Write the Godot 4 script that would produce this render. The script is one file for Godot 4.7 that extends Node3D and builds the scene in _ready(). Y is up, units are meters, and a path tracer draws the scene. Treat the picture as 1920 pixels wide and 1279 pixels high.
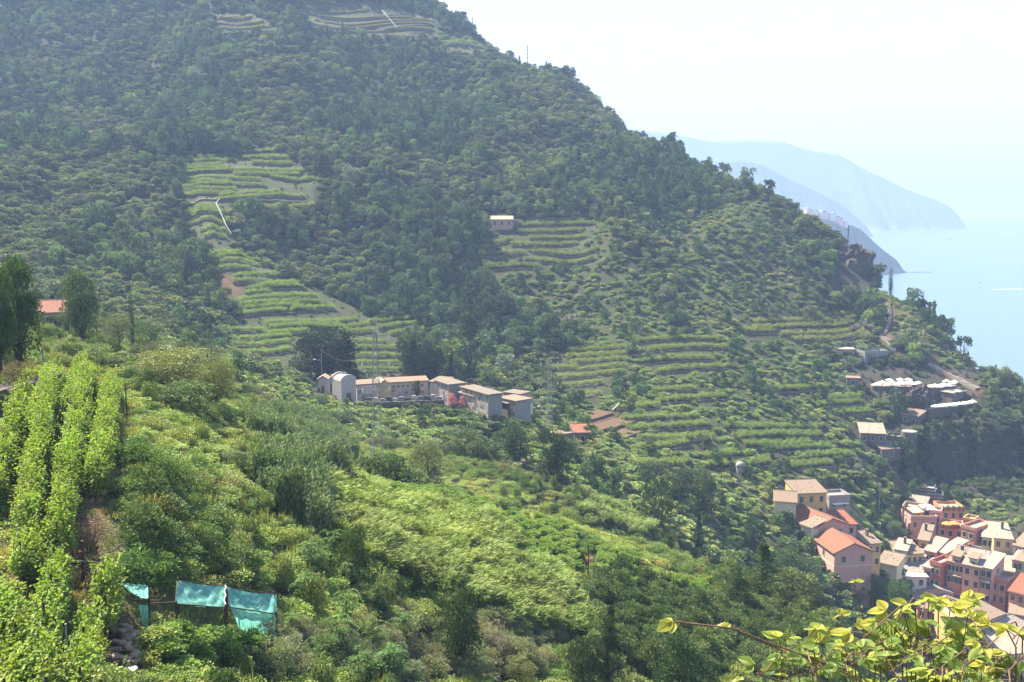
extends Node3D

# ---------------------------------------------------------------- camera numbers
const F := 1850.0            # focal length in photograph pixels (1920 wide)
const EYE := 120.0           # metres above the sea
const PITCH := 7.68
const D0 := 1.6
const NA := 170
const DA := 200.0
const STEP := 3.5
const NR := 385
const NQ := 281
const QM := 0.86
var sp := sin(deg_to_rad(PITCH))
var cp := cos(deg_to_rad(PITCH))
var rng := RandomNumberGenerator.new()
var hgrid := PackedFloat32Array()
var vis := PackedFloat32Array()
var fine := FastNoiseLite.new()
var broad := FastNoiseLite.new()
var M := {}
var names := {}
var far_mask := PackedByteArray()
var near_mask := PackedByteArray()
const MW := 480
const MH := 320
const ORD := ["first", "second", "third", "fourth", "fifth", "sixth", "seventh", "eighth", "ninth", "tenth", "eleventh", "twelfth", "thirteenth", "fourteenth", "fifteenth", "sixteenth", "seventeenth", "eighteenth", "nineteenth", "twentieth", "twenty-first", "twenty-second", "twenty-third", "twenty-fourth", "twenty-fifth", "twenty-sixth", "twenty-seventh", "twenty-eighth", "twenty-ninth", "thirtieth"]

func _ready() -> void:
	rng.seed = 4
	var cam := Camera3D.new()
	cam.name = "camera"
	cam.position = Vector3(0, EYE, 0)
	cam.rotation_degrees = Vector3(-PITCH, 0, 0)
	cam.fov = rad_to_deg(2.0 * atan(639.5 / F))
	cam.near = 0.1
	cam.far = 30000.0
	cam.current = true
	add_child(cam)
	var we := WorldEnvironment.new()
	var env := Environment.new()
	var sky := Sky.new()
	var psm := ProceduralSkyMaterial.new()
	psm.sky_top_color = Color(0.5, 0.7, 0.95)
	psm.sky_horizon_color = Color(1.0, 0.968, 0.95)
	psm.sky_curve = 0.35
	psm.sky_energy_multiplier = 0.58
	psm.ground_horizon_color = Color(0.93, 0.97, 1.0)
	psm.ground_bottom_color = Color(0.3, 0.36, 0.36)
	psm.ground_curve = 0.1
	psm.ground_energy_multiplier = 0.6
	psm.sun_angle_max = 24.0
	psm.sun_curve = 0.15
	sky.sky_material = psm
	env.background_mode = Environment.BG_SKY
	env.sky = sky
	env.tonemap_mode = Environment.TONE_MAPPER_LINEAR
	env.tonemap_exposure = 4.9
	env.fog_enabled = true
	env.fog_density = 0.00027
	env.fog_light_color = Color(0.68, 0.8, 1.0)
	env.sdfgi_enabled = true
	env.ssao_enabled = true
	env.ssil_enabled = true
	we.environment = env
	add_child(we)
	var sun := DirectionalLight3D.new()
	sun.name = "sun"
	sun.light_energy = 1.6
	sun.light_color = Color(1.0, 0.95, 0.86)
	sun.light_angular_distance = 0.5
	sun.shadow_enabled = true
	sun.rotation_degrees = Vector3(-49, 226, 0)
	add_child(sun)

	fine.seed = 7
	fine.frequency = 1.0
	fine.fractal_octaves = 3
	broad.seed = 21
	broad.frequency = 1.0
	broad.fractal_octaves = 4
	make_materials()
	paint_masks()
	make_heights()
	build_ground()
	build_sea_and_coast()
	make_clumps()
	build_vineyards()
	build_woodland()
	build_near_slope()
	build_trees()
	build_cemetery()
	build_village()
	build_upper_town()
	build_foreground()
	build_poles()
	build_bramble()

# ---------------------------------------------------------------- projection
func slope(py: float) -> float:
	var b := -(py - 639.5) / F
	return (b * cp - sp) / (cp + b * sp)

func P(px: float, py: float, d: float) -> Vector3:
	var b := -(py - 639.5) / F
	return Vector3((px - 960.0) / F * d / (cp + b * sp), EYE + slope(py) * d, -d)

func to_px(v: Vector3) -> Vector3:
	var d := -v.z
	var s := (v.y - EYE) / d
	var b := (s * cp + sp) / (cp - s * sp)
	return Vector3(960.0 + v.x / d * (cp + b * sp) * F, 639.5 - b * F, d)

func at_height(px: float, py: float, alt: float) -> Vector3:
	return P(px, py, (alt - EYE) / slope(py))

func row_of(d: float) -> float:
	if d < DA:
		return log(maxf(d, D0) / D0) / log(DA / D0) * float(NA)
	return float(NA) + (d - DA) / STEP

func d_of(r: float) -> float:
	if r < float(NA):
		return D0 * pow(DA / D0, r / float(NA))
	return DA + (r - float(NA)) * STEP

func hq(q: float, d: float) -> float:
	var fr := clampf(row_of(d), 0.0, float(NR) - 1.001)
	var fc := clampf((q + QM) / (2.0 * QM) * float(NQ - 1), 0.0, float(NQ) - 1.001)
	var r := int(fr)
	var c := int(fc)
	var a := fr - float(r)
	var b := fc - float(c)
	var i := r * NQ + c
	return lerpf(lerpf(hgrid[i], hgrid[i + 1], b), lerpf(hgrid[i + NQ], hgrid[i + NQ + 1], b), a)

func ground(x: float, z: float) -> float:
	return hq(x / -z, -z)

func hit(px: float, py: float, raised := 0.0, dmin := 175.0) -> Vector3:
	var s := slope(py)
	var b := -(py - 639.5) / F
	var q := (px - 960.0) / F / (cp + b * sp)
	var d := dmin
	var last := d
	while d < 900.0:
		if EYE + s * d <= hq(q, d) + raised:
			for k in 12:
				var m := (last + d) * 0.5
				if EYE + s * m <= hq(q, m) + raised:
					d = m
				else:
					last = m
			break
		last = d
		d += maxf(0.2, d * 0.006)
	return Vector3(q * d, EYE + s * d - raised, -d)

func seen_at(p: Vector3, tall: float) -> bool:
	var d := -p.z
	var q := p.x / d
	if absf(q) > QM - 0.02 or d < 3.0:
		return false
	var r := int(clampf(row_of(d * 0.985), 0, NR - 1))
	var c := int(clampf((q + QM) / (2.0 * QM) * float(NQ - 1) + 0.5, 0, NQ - 1))
	return (p.y + tall - EYE) / d > vis[r * NQ + c] - 0.012

# ---------------------------------------------------------------- naming
func numbered(called: String) -> String:
	var n: int = names.get(called, 0)
	names[called] = n + 1
	return called if n == 0 else "%s_%03d" % [called, n]

func thing(called: String, label: String, category: String, at := Vector3.ZERO, yaw := 0.0, group := "") -> Node3D:
	var o := Node3D.new()
	o.name = numbered(called)
	add_child(o)
	o.position = at
	o.rotation.y = yaw
	tag(o, label, category, group)
	return o

func tag(o: Node, label: String, category: String, group := "") -> void:
	o.set_meta("label", label)
	o.set_meta("category", category)
	if group:
		o.set_meta("group", group)

func part(called: String, mesh: Mesh, m: Material, parent: Node, at := Transform3D(), label := "") -> MeshInstance3D:
	var o := MeshInstance3D.new()
	o.mesh = mesh
	if m:
		o.material_override = m
	o.name = numbered(called) if parent == self else called
	parent.add_child(o, true)
	o.transform = at
	if label:
		o.set_meta("label", label)
	return o

func struct(o: Node, label: String, category: String) -> void:
	o.set_meta("kind", "structure")
	o.set_meta("label", label)
	o.set_meta("category", category)

# ---------------------------------------------------------------- shapes
func st_new() -> SurfaceTool:
	var st := SurfaceTool.new()
	st.begin(Mesh.PRIMITIVE_TRIANGLES)
	st.set_smooth_group(-1)
	return st

func quad(st: SurfaceTool, a: Vector3, b: Vector3, c: Vector3, d: Vector3) -> void:
	for v in [a, b, c, a, c, d]:
		st.add_vertex(v)

func tri(st: SurfaceTool, a: Vector3, b: Vector3, c: Vector3) -> void:
	for v in [a, b, c]:
		st.add_vertex(v)

func done(st: SurfaceTool) -> ArrayMesh:
	st.generate_normals()
	return st.commit()

# a box between two corners
func bx(st: SurfaceTool, lo: Vector3, hi: Vector3, t := Transform3D()) -> void:
	var p := []
	for i in 8:
		p.append(t * Vector3(hi.x if i & 1 else lo.x, hi.y if i & 2 else lo.y, hi.z if i & 4 else lo.z))
	quad(st, p[4], p[6], p[7], p[5])
	quad(st, p[1], p[3], p[2], p[0])
	quad(st, p[0], p[2], p[6], p[4])
	quad(st, p[5], p[7], p[3], p[1])
	quad(st, p[6], p[2], p[3], p[7])
	quad(st, p[0], p[4], p[5], p[1])

func box(lo: Vector3, hi: Vector3) -> ArrayMesh:
	var st := st_new()
	bx(st, lo, hi)
	return done(st)

# a solid from a flat outline (x, y), counted round, swept from z0 to z1
func prism(st: SurfaceTool, o: PackedVector2Array, z0: float, z1: float, t := Transform3D()) -> void:
	var n := o.size()
	var tris := Geometry2D.triangulate_polygon(o)
	for i in range(0, tris.size(), 3):
		var a := o[tris[i]]
		var b := o[tris[i + 1]]
		var c := o[tris[i + 2]]
		if (b - a).cross(c - a) > 0.0:
			var s := b
			b = c
			c = s
		tri(st, t * Vector3(a.x, a.y, z1), t * Vector3(b.x, b.y, z1), t * Vector3(c.x, c.y, z1))
		tri(st, t * Vector3(a.x, a.y, z0), t * Vector3(c.x, c.y, z0), t * Vector3(b.x, b.y, z0))
	var area := 0.0
	for i in n:
		area += o[i].cross(o[(i + 1) % n])
	for i in n:
		var a := o[i]
		var b := o[(i + 1) % n]
		if area < 0.0:
			var s := a
			a = b
			b = s
		quad(st, t * Vector3(a.x, a.y, z1), t * Vector3(b.x, b.y, z1), t * Vector3(b.x, b.y, z0), t * Vector3(a.x, a.y, z0))

# a round bar along points with radii
func tube(st: SurfaceTool, pts: Array, radii: Array, sides := 6) -> void:
	var rings := []
	var n := pts.size()
	for i in n:
		var dir: Vector3 = (pts[mini(i + 1, n - 1)] - pts[maxi(i - 1, 0)]).normalized()
		var u := dir.cross(Vector3(0.31, 0.2, 0.93) if absf(dir.z) < 0.8 else Vector3(0.95, 0.2, 0.1)).normalized()
		var w := dir.cross(u)
		var ring := []
		for k in sides:
			var a := TAU * float(k) / float(sides)
			ring.append(pts[i] + (u * cos(a) + w * sin(a)) * float(radii[mini(i, radii.size() - 1)]))
		rings.append(ring)
	for i in n - 1:
		for k in sides:
			var j := (k + 1) % sides
			quad(st, rings[i][k], rings[i + 1][k], rings[i + 1][j], rings[i][j])
	for k in range(1, sides - 1):
		tri(st, rings[0][0], rings[0][k], rings[0][k + 1])
		tri(st, rings[n - 1][0], rings[n - 1][k + 1], rings[n - 1][k])

func bar(a: Vector3, b: Vector3, r: float, sides := 6, r2 := -1.0) -> ArrayMesh:
	var st := st_new()
	tube(st, [a, b], [r, r if r2 < 0.0 else r2], sides)
	return done(st)

# ---------------------------------------------------------------- materials
func noise_tex(freq: float, lo: Color, hi: Color, seed_: int, size := 512, normal := false) -> NoiseTexture2D:
	var n := FastNoiseLite.new()
	n.seed = seed_
	n.frequency = freq
	n.fractal_octaves = 5
	var t := NoiseTexture2D.new()
	t.width = size
	t.height = size
	t.seamless = true
	t.noise = n
	if normal:
		t.as_normal_map = true
		t.bump_strength = 6.0
	else:
		var g := Gradient.new()
		g.set_color(0, lo)
		g.set_color(1, hi)
		t.color_ramp = g
	return t

func lin(r: float, g: float, b: float) -> Color:
	return Color(r, g, b).linear_to_srgb()

func mat(called: String, c: Color, rough := 0.9, tex: Texture2D = null, scale := 0.2) -> StandardMaterial3D:
	var m := StandardMaterial3D.new()
	m.resource_name = called
	m.albedo_color = c
	m.roughness = rough
	m.metallic_specular = 0.35
	if tex:
		m.albedo_texture = tex
		m.uv1_triplanar = true
		m.uv1_world_triplanar = true
		m.uv1_scale = Vector3.ONE * scale
	M[called] = m
	return m

func leaf_mat(called: String, through: float, tint: Color, rough := 0.55) -> StandardMaterial3D:
	var m := mat(called, Color.WHITE, rough)
	m.vertex_color_use_as_albedo = true
	m.cull_mode = BaseMaterial3D.CULL_DISABLED
	m.backlight_enabled = true
	m.backlight = (tint * through).linear_to_srgb()
	m.backlight.a = 1.0
	m.metallic_specular = 0.22
	return m

var t_wear: Texture2D
var t_coarse: Texture2D

func make_materials() -> void:
	t_wear = noise_tex(0.02, Color(0.62, 0.6, 0.57), Color(1, 1, 1), 3)
	t_coarse = noise_tex(0.035, Color(0.45, 0.43, 0.4), Color(1, 1, 1), 9)
	var g := mat("ground", Color.WHITE, 0.95, t_coarse, 0.35)
	g.vertex_color_use_as_albedo = true
	var hm := noise_tex(0.03, Color.BLACK, Color.WHITE, 5)
	g.heightmap_enabled = true
	g.heightmap_texture = hm
	g.heightmap_scale = 30.0
	leaf_mat("leaf", 0.5, Color(0.9, 1.0, 0.45))
	leaf_mat("leaf_far", 0.3, Color(0.9, 1.0, 0.5), 0.7)
	leaf_mat("leaf_vine", 0.8, Color(0.95, 1.0, 0.35), 0.5)
	leaf_mat("leaf_frond", 0.5, Color(0.9, 1.0, 0.45), 0.9).metallic_specular = 0.1
	leaf_mat("leaf_bramble", 0.42, Color(0.9, 1.0, 0.22), 0.42)
	mat("wood", lin(0.11, 0.075, 0.05), 0.9, t_coarse, 1.0)
	mat("bark", lin(0.1, 0.08, 0.06), 0.95, t_coarse, 0.6)
	mat("stone", lin(0.26, 0.22, 0.18), 0.95, t_coarse, 0.7)
	mat("dry_stone", lin(0.17, 0.15, 0.125), 0.95, t_coarse, 0.6)
	mat("concrete", lin(0.36, 0.36, 0.35), 0.9, t_wear, 0.3)
	mat("metal", lin(0.38, 0.4, 0.42), 0.5, t_wear, 1.0).metallic = 0.5
	mat("white", lin(0.78, 0.77, 0.74), 0.8, t_wear, 0.25)
	mat("dark", lin(0.035, 0.04, 0.045), 0.4)
	mat("shutter_green", lin(0.04, 0.085, 0.06), 0.7)
	mat("shutter_brown", lin(0.12, 0.07, 0.045), 0.7)
	mat("tile_red", lin(0.31, 0.115, 0.068), 0.85, t_wear, 0.45)
	mat("tile_pale", lin(0.4, 0.32, 0.25), 0.85, t_wear, 0.45)
	mat("tile_buff", lin(0.27, 0.2, 0.15), 0.85, t_wear, 0.45)
	mat("slab_grey", lin(0.34, 0.31, 0.28), 0.9, t_wear, 0.3)
	mat("marble", lin(0.62, 0.56, 0.5), 0.6, t_wear, 0.4)
	mat("rock", lin(0.12, 0.105, 0.095), 0.95, t_coarse, 0.25)
	mat("grassy", lin(0.2, 0.19, 0.08), 0.95, t_coarse, 0.4)
	mat("soil", lin(0.17, 0.11, 0.055), 0.95, t_coarse, 0.4)
	mat("wire", lin(0.08, 0.08, 0.085), 0.6)

# ---------------------------------------------------------------- the lie of the land
# for each column of the view: distance and the picture height at which the bare ground shows; heights given as drop below the eye are written as negative-thousand codes
func make_heights() -> void:
	var V := [  # px, then py, d pairs
		[-350, 1279, 30, 1000, 42, 800, 58, 650, 100, 540, 260, 400, 350, 250, 460, 50, 620, -100, 760],
		[0, 1279, 32, 1150, 36, 1000, 44, 900, 52, 800, 62, 715, 75, 655, 110, 610, 170, 560, 260, 450, 330, 300, 430, 100, 590, -100, 760],
		[230, 1279, 37, 1200, 40, 1050, 45, 900, 56, 775, 75, 690, 110, 650, 180, 560, 290, 450, 350, 300, 440, 100, 600, -100, 760],
		[420, 1279, 44, 1180, 48, 1050, 55, 930, 66, 840, 82, 800, 95, 775, 125, 715, 170, 665, 240, 600, 310, 500, 345, 390, 395, 290, 450, 150, 545, 0, 680, -150, 800],
		[650, 1279, 52, 1100, 64, 960, 82, 895, 98, 860, 150, 790, 200, 752, 224, 730, 262, 690, 290, 600, 335, 500, 372, 390, 418, 250, 495, 100, 600, 0, 690, -100, 800],
		[850, 1279, 60, 1100, 76, 980, 95, 930, 108, 865, 165, 805, 205, 760, 226, 738, 262, 690, 300, 600, 345, 500, 385, 390, 430, 250, 510, 100, 630, 22, 705],
		[1050, 1279, 68, 1120, 84, 1010, 104, 968, 118, 930, 165, 850, 205, 790, 245, 730, 290, 650, 330, 560, 365, 440, 410, 300, 480, 172, 600],
		[1250, 1279, 76, 1170, 92, 1080, 108, 1028, 125, 985, 180, 900, 215, 800, 260, 700, 305, 600, 345, 480, 400, 370, 455, 282, 520],
		[1450, 1279, 85, 1180, 105, 1115, 125, 1000, 215, 940, 235, 850, 265, 750, 300, 650, 340, 550, 385, 450, 430, 400, 470],
		[1600, 1279, 92, 1215, 110, 1085, 215, 960, 250, 880, 275, 800, 300, 700, 335, 630, 370, 560, 410, 470, 430],
		[1670, 700, 338, 640, 362, 580, 388, 543, 404],
		[1750, 1240, 215, 1080, 245, 955, 283, 860, 300, 775, 314, 725, 335, 650, 362, 588, 390],
		[1900, 1250, 210, 1100, 240, 1000, 260, 930, 290, 800, 310, 700, 352],
		[2080, 1250, 210, 1100, 240, 1000, 262, 900, 300, 820, 322],
	]
	var H := [  # px, d, height above the sea: ground hidden from the eye
		[960, 1.0, 118.3], [960, 2.5, 117.5], [960, 6, 115.8], [0, 1.5, 118.3], [0, 6, 116.2], [0, 15, 110.8], [500, 15, 109.5], [1900, 1.5, 118.0], [1900, 3.0, 117.2], [1900, 6, 115.2],
		[400, 28, 104.0], [960, 15, 109.5], [960, 35, 98.5], [1400, 40, 93.0], [1800, 15, 108.0], [1800, 50, 80.0], [1800, 90, 52.0], [2100, 30, 90.0],
		[650, 122, 85], [850, 132, 78], [1050, 142, 70], [1250, 150, 62], [1450, 160, 47], [1450, 190, 42], [1600, 140, 46], [1600, 180, 34], [1800, 150, 24], [2050, 150, 14], [1850, 190, 18],
		[1100, 720, 175], [1250, 640, 120], [1450, 560, 70], [1600, 520, 24], [1700, 460, 0], [1750, 445, -4], [1900, 410, -4], [2080, 395, -8], [2250, 300, 12], [2250, 370, -8],
		[850, 900, 250], [1250, 900, 80], [1600, 800, -20], [1900, 800, -30], [2250, 800, -40], [400, 940, 340], [-400, 940, 340], [1700, 600, -12], [-500, 30, 106],
	]
	var X := PackedFloat64Array()
	var Y := PackedFloat64Array()
	var W := PackedFloat64Array()
	for c in V:
		for k in range(1, c.size(), 2):
			var p := P(c[0], c[k], c[k + 1])
			X.append(p.x / -p.z * F / 200.0)
			Y.append(log(-p.z) / 0.33)
			W.append(p.y)
	for c in H:
		X.append((c[0] - 960.0) / 200.0 / 0.97)
		Y.append(log(c[1]) / 0.33)
		W.append(c[2])
	var n := X.size()
	# radial functions on (direction, log distance)
	var A := []
	for i in n:
		var r := PackedFloat64Array()
		r.resize(n + 1)
		for j in n:
			r[j] = sqrt((X[i] - X[j]) * (X[i] - X[j]) + (Y[i] - Y[j]) * (Y[i] - Y[j]) + 0.16)
		r[i] -= 0.02
		r[n] = W[i]
		A.append(r)
	for i in n:
		var best := i
		for j in range(i + 1, n):
			if absf(A[j][i]) > absf(A[best][i]):
				best = j
		var s = A[i]
		A[i] = A[best]
		A[best] = s
		var pivot: PackedFloat64Array = A[i]
		for j in range(i + 1, n):
			var r: PackedFloat64Array = A[j]
			var f := r[i] / pivot[i]
			if f != 0.0:
				for k in range(i, n + 1):
					r[k] -= f * pivot[k]
			A[j] = r
	var co := PackedFloat64Array()
	co.resize(n)
	for i in range(n - 1, -1, -1):
		var s: float = A[i][n]
		for k in range(i + 1, n):
			s -= A[i][k] * co[k]
		co[i] = s / A[i][i]
	# every second node by the functions, the rest between them
	hgrid.resize(NR * NQ)
	for r in range(0, NR, 2):
		var y := log(d_of(r)) / 0.33
		for c in range(0, NQ, 2):
			var x := (float(c) / float(NQ - 1) * 2.0 - 1.0) * QM * F / 200.0
			var s := 0.0
			for k in n:
				var dx := x - X[k]
				var dy := y - Y[k]
				s += co[k] * sqrt(dx * dx + dy * dy + 0.16)
			hgrid[r * NQ + c] = s
	for r in range(0, NR, 2):
		for c in range(1, NQ, 2):
			hgrid[r * NQ + c] = (hgrid[r * NQ + c - 1] + hgrid[r * NQ + c + 1]) * 0.5
	for r in range(1, NR, 2):
		for c in NQ:
			hgrid[r * NQ + c] = (hgrid[(r - 1) * NQ + c] + hgrid[(r + 1) * NQ + c]) * 0.5
	for r in NR:
		var d := d_of(r)
		for c in NQ:
			var x := (float(c) / float(NQ - 1) * 2.0 - 1.0) * QM * d
			var rough := 0.12 * clampf(d / 25.0, 0.0, 1.0) + 0.5 * smoothstep(80.0, 160.0, d) * smoothstep(260.0, 200.0, d)
			var h := hgrid[r * NQ + c]
			var hill := smoothstep(285.0, 400.0, d) * smoothstep(60.0, 110.0, h)
			h += fine.get_noise_2d(x / 6.0, d / 6.0) * rough * 1.6
			if hill > 0.0:
				var px := to_px(Vector3(x, h, -d))
				var calm := 0
				for k in 9:
					var mx := int((px.x + float(k % 3 - 1) * 22.0) / 4.0)
					var my := int((px.y + float(k / 3 - 1) * 16.0) / 4.0)
					if mx >= 0 and my >= 0 and mx < MW and my < MH and far_mask[my * MW + mx] in [1, 2, 4]:
						calm += 1
				hill *= 1.0 - 0.95 * calm / 9.0
			h += hill * (broad.get_noise_2d(x / 170.0, d / 260.0) * 15.0 + broad.get_noise_2d(x / 45.0 + 9.0, d / 60.0) * 6.0)
			if d < 30.0:
				h = minf(h, EYE - 1.5 - 0.5 * d)
			hgrid[r * NQ + c] = h
	# the cliff under the restaurant terraces
	for c in NQ:
		var q := (float(c) / float(NQ - 1) * 2.0 - 1.0) * QM
		var share := smoothstep(0.385, 0.42, q)
		if share <= 0.0:
			continue
		var low := hq(q, 288.0)
		var high := hq(q, 316.0)
		for r in NR:
			var d := d_of(r)
			if d > 288.0 and d < 316.0:
				var foot := 299.0 + 5.0 * broad.get_noise_2d(q * 30.0, 2.0) + 2.0 * fine.get_noise_2d(q * 140.0, 5.0)
				hgrid[r * NQ + c] = lerpf(hgrid[r * NQ + c], lerpf(low, high, smoothstep(foot - 3.0, foot + 6.0, d)), share)
	vis.resize(NR * NQ)
	for c in NQ:
		var most := -9.0
		for r in NR:
			vis[r * NQ + c] = most
			most = maxf(most, (hgrid[r * NQ + c] - EYE) / d_of(r))

# ---------------------------------------------------------------- what covers the ground
# 0 wood  1 vineyard  2 bare soil  3 rock  4 built on  5 low scrub  6 cane  7 vine canopy  8 dry grass  9 bramble thicket
func paint(mask: PackedByteArray, code: int, xy: Array) -> void:
	var poly := PackedVector2Array()
	var lo := Vector2(9999, 9999)
	var hi := Vector2(-9999, -9999)
	for k in range(0, xy.size(), 2):
		var v := Vector2(xy[k], xy[k + 1]) / 4.0
		poly.append(v)
		lo = lo.min(v)
		hi = hi.max(v)
	for y in range(maxi(0, int(lo.y)), mini(MH, int(hi.y) + 1)):
		for x in range(maxi(0, int(lo.x)), mini(MW, int(hi.x) + 1)):
			if Geometry2D.is_point_in_polygon(Vector2(x + 0.5, y + 0.5), poly):
				mask[y * MW + x] = code

func stripe(mask: PackedByteArray, code: int, wide: float, xy: Array) -> void:
	for k in range(0, xy.size() - 2, 2):
		var a := Vector2(xy[k], xy[k + 1])
		var b := Vector2(xy[k + 2], xy[k + 3])
		var n := int(a.distance_to(b) / 2.0) + 1
		for i in n + 1:
			var p := a.lerp(b, float(i) / n)
			for y in range(int((p.y - wide) / 4.0), int((p.y + wide) / 4.0) + 1):
				for x in range(int((p.x - wide) / 4.0), int((p.x + wide) / 4.0) + 1):
					if x >= 0 and y >= 0 and x < MW and y < MH:
						mask[y * MW + x] = code

func cover(p: Vector3) -> int:
	var v := to_px(p)
	var x := int(v.x / 4.0)
	var y := int(v.y / 4.0)
	var near: bool = v.z < 172.0
	if x < 0 or y < 0 or x >= MW or y >= MH:
		return 9 if near else 0
	return near_mask[y * MW + x] if near else far_mask[y * MW + x]

func paint_masks() -> void:
	far_mask.resize(MW * MH)
	near_mask.resize(MW * MH)
	near_mask.fill(9)
	# far: the lighter bowl of abandoned terraces
	paint(far_mask, 5, [1240, 520, 1300, 400, 1420, 370, 1500, 440, 1540, 560, 1400, 600, 1300, 640])
	paint(far_mask, 5, [880, 470, 960, 410, 1110, 400, 1190, 470, 1240, 560, 1300, 640, 1420, 590, 1500, 640, 1580, 700, 1640, 700, 1640, 860, 1560, 900, 1440, 900, 1250, 980, 1000, 940, 930, 850, 1010, 760, 1150, 700, 1090, 620, 960, 560, 890, 520])
	paint(far_mask, 5, [420, 690, 560, 720, 700, 760, 840, 790, 840, 860, 560, 850, 420, 800])
	paint(far_mask, 5, [100, 620, 440, 640, 440, 720, 240, 740])
	paint(far_mask, 8, [1640, 540, 1700, 570, 1840, 730, 1800, 760, 1700, 640, 1640, 600])
	paint(far_mask, 5, [1200, 890, 1470, 890, 1460, 1080, 1260, 1030])
	# vineyards
	paint(far_mask, 1, [335, 300, 450, 282, 530, 284, 592, 335, 585, 392, 430, 402, 432, 460, 480, 490, 530, 520, 600, 545, 680, 585, 762, 650, 762, 705, 560, 700, 430, 665, 425, 610, 450, 560, 440, 530, 400, 510, 390, 470, 360, 440, 350, 400])
	paint(far_mask, 1, [690, 600, 780, 595, 800, 625, 760, 640, 720, 625])
	paint(far_mask, 1, [1030, 690, 1060, 655, 1180, 645, 1180, 690, 1140, 745, 1060, 760, 1035, 725])
	paint(far_mask, 2, [1095, 775, 1160, 770, 1200, 785, 1150, 815, 1100, 805])
	paint(far_mask, 1, [910, 398, 1000, 410, 1115, 420, 1110, 440, 1000, 455, 915, 440])
	paint(far_mask, 1, [1385, 600, 1600, 590, 1605, 640, 1400, 640])
	paint(far_mask, 1, [570, 10, 690, 2, 820, 35, 820, 62, 640, 66, 572, 45])
	paint(far_mask, 1, [820, 58, 880, 60, 912, 94, 822, 94])
	paint(far_mask, 1, [400, 25, 480, 25, 505, 55, 405, 58])
	paint(far_mask, 2, [400, 515, 450, 520, 450, 560, 425, 580, 405, 545])
	# gardens in front of the cemetery, built ground, rock
	paint(far_mask, 4, [575, 700, 650, 700, 800, 700, 990, 735, 1025, 765, 960, 790, 860, 775, 680, 765, 575, 740])
	paint(far_mask, 3, [1560, 470, 1610, 440, 1640, 550, 1600, 570, 1560, 560])
	paint(far_mask, 3, [1720, 770, 1830, 755, 1870, 830, 1920, 930, 1920, 985, 1800, 950, 1740, 900, 1725, 820])
	paint(far_mask, 4, [1600, 690, 1840, 690, 1840, 770, 1620, 760])
	paint(far_mask, 4, [1600, 785, 1720, 790, 1725, 870, 1660, 860, 1610, 830])
	paint(far_mask, 4, [1455, 905, 1585, 905, 1640, 1030, 1640, 1110, 1540, 1060, 1470, 960])
	paint(far_mask, 5, [1780, 925, 1960, 960, 1960, 1010, 1800, 990])
	paint(far_mask, 5, [1590, 900, 1700, 900, 1690, 1060, 1640, 1060])
	paint(far_mask, 4, [1690, 960, 1800, 950, 1860, 985, 1960, 1005, 1920, 1279, 1640, 1279, 1640, 1150, 1740, 1130, 1740, 1090, 1650, 1070, 1650, 1040, 1700, 1010])
	paint(far_mask, 8, [900, 870, 1010, 850, 1000, 890, 910, 905])
	for f in vine_fields():
		if not f[0].contains("hillside vineyard") and not f[0].contains("mid slope"):
			for r in f[2]:
				stripe(far_mask, 1, 5.0, [r[0], r[1] + 2, r[2], r[3] + 2])
	for r in [[1652, 632, 1668, 640, 1676, 650, 1672, 662], [1666, 572, 1670, 590, 1668, 605, 1662, 622, 1650, 632], [1742, 683, 1766, 696, 1790, 708, 1815, 722, 1838, 732], [1648, 848, 1660, 868, 1672, 888, 1690, 905, 1706, 922]]:
		stripe(far_mask, 2, 5.0, r)
	# near: the vineyard shelf on the left
	paint(near_mask, 8, [0, 680, 120, 690, 225, 720, 235, 800, 235, 930, 225, 1080, 260, 1200, 262, 1279, 0, 1279])
	paint(near_mask, 2, [0, 930, 24, 930, 22, 1000, 0, 1000])
	paint(near_mask, 2, [128, 940, 200, 930, 190, 1080, 130, 1080])
	paint(near_mask, 2, [190, 1120, 262, 1110, 262, 1279, 195, 1279])
	paint(near_mask, 7, [275, 1210, 420, 1200, 500, 1245, 480, 1300, 265, 1300])
	paint(near_mask, 8, [222, 1110, 330, 1100, 520, 1110, 530, 1215, 420, 1195, 270, 1200])
	paint(near_mask, 6, [480, 800, 560, 785, 640, 820, 655, 868, 560, 858, 490, 832])
	paint(near_mask, 6, [500, 880, 640, 915, 760, 945, 900, 985, 1010, 1040, 1060, 1110, 1090, 1190, 990, 1190, 870, 1150, 750, 1100, 640, 1040, 550, 980, 490, 920])
	paint(near_mask, 6, [1060, 930, 1180, 920, 1240, 985, 1200, 1010, 1090, 985])
	paint(near_mask, 7, [650, 880, 830, 915, 835, 960, 700, 950])
	paint(near_mask, 7, [840, 940, 920, 955, 930, 990, 860, 985])
	paint(near_mask, 7, [930, 970, 1060, 985, 1095, 1040, 1080, 1110, 960, 1040])
	paint(near_mask, 7, [1110, 1030, 1190, 1050, 1220, 1130, 1140, 1140, 1100, 1080])
	paint(near_mask, 7, [1250, 1085, 1330, 1095, 1335, 1135, 1265, 1130])
	paint(near_mask, 2, [825, 945, 845, 945, 845, 980, 828, 980])
	paint(near_mask, 2, [912, 970, 930, 975, 928, 1020, 912, 1015])
	paint(near_mask, 2, [1090, 1035, 1110, 1035, 1108, 1075, 1092, 1075])
	paint(near_mask, 2, [1205, 1085, 1250, 1085, 1255, 1140, 1210, 1135])
	paint(near_mask, 2, [1290, 1135, 1350, 1130, 1350, 1150, 1290, 1155])
	paint(near_mask, 5, [470, 1180, 640, 1190, 900, 1160, 1040, 1200, 1040, 1279, 470, 1279])
	paint(near_mask, 0, [1100, 1120, 1180, 1100, 1330, 1150, 1360, 1060, 1480, 1040, 1560, 1150, 1600, 1279, 1080, 1279])

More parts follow.
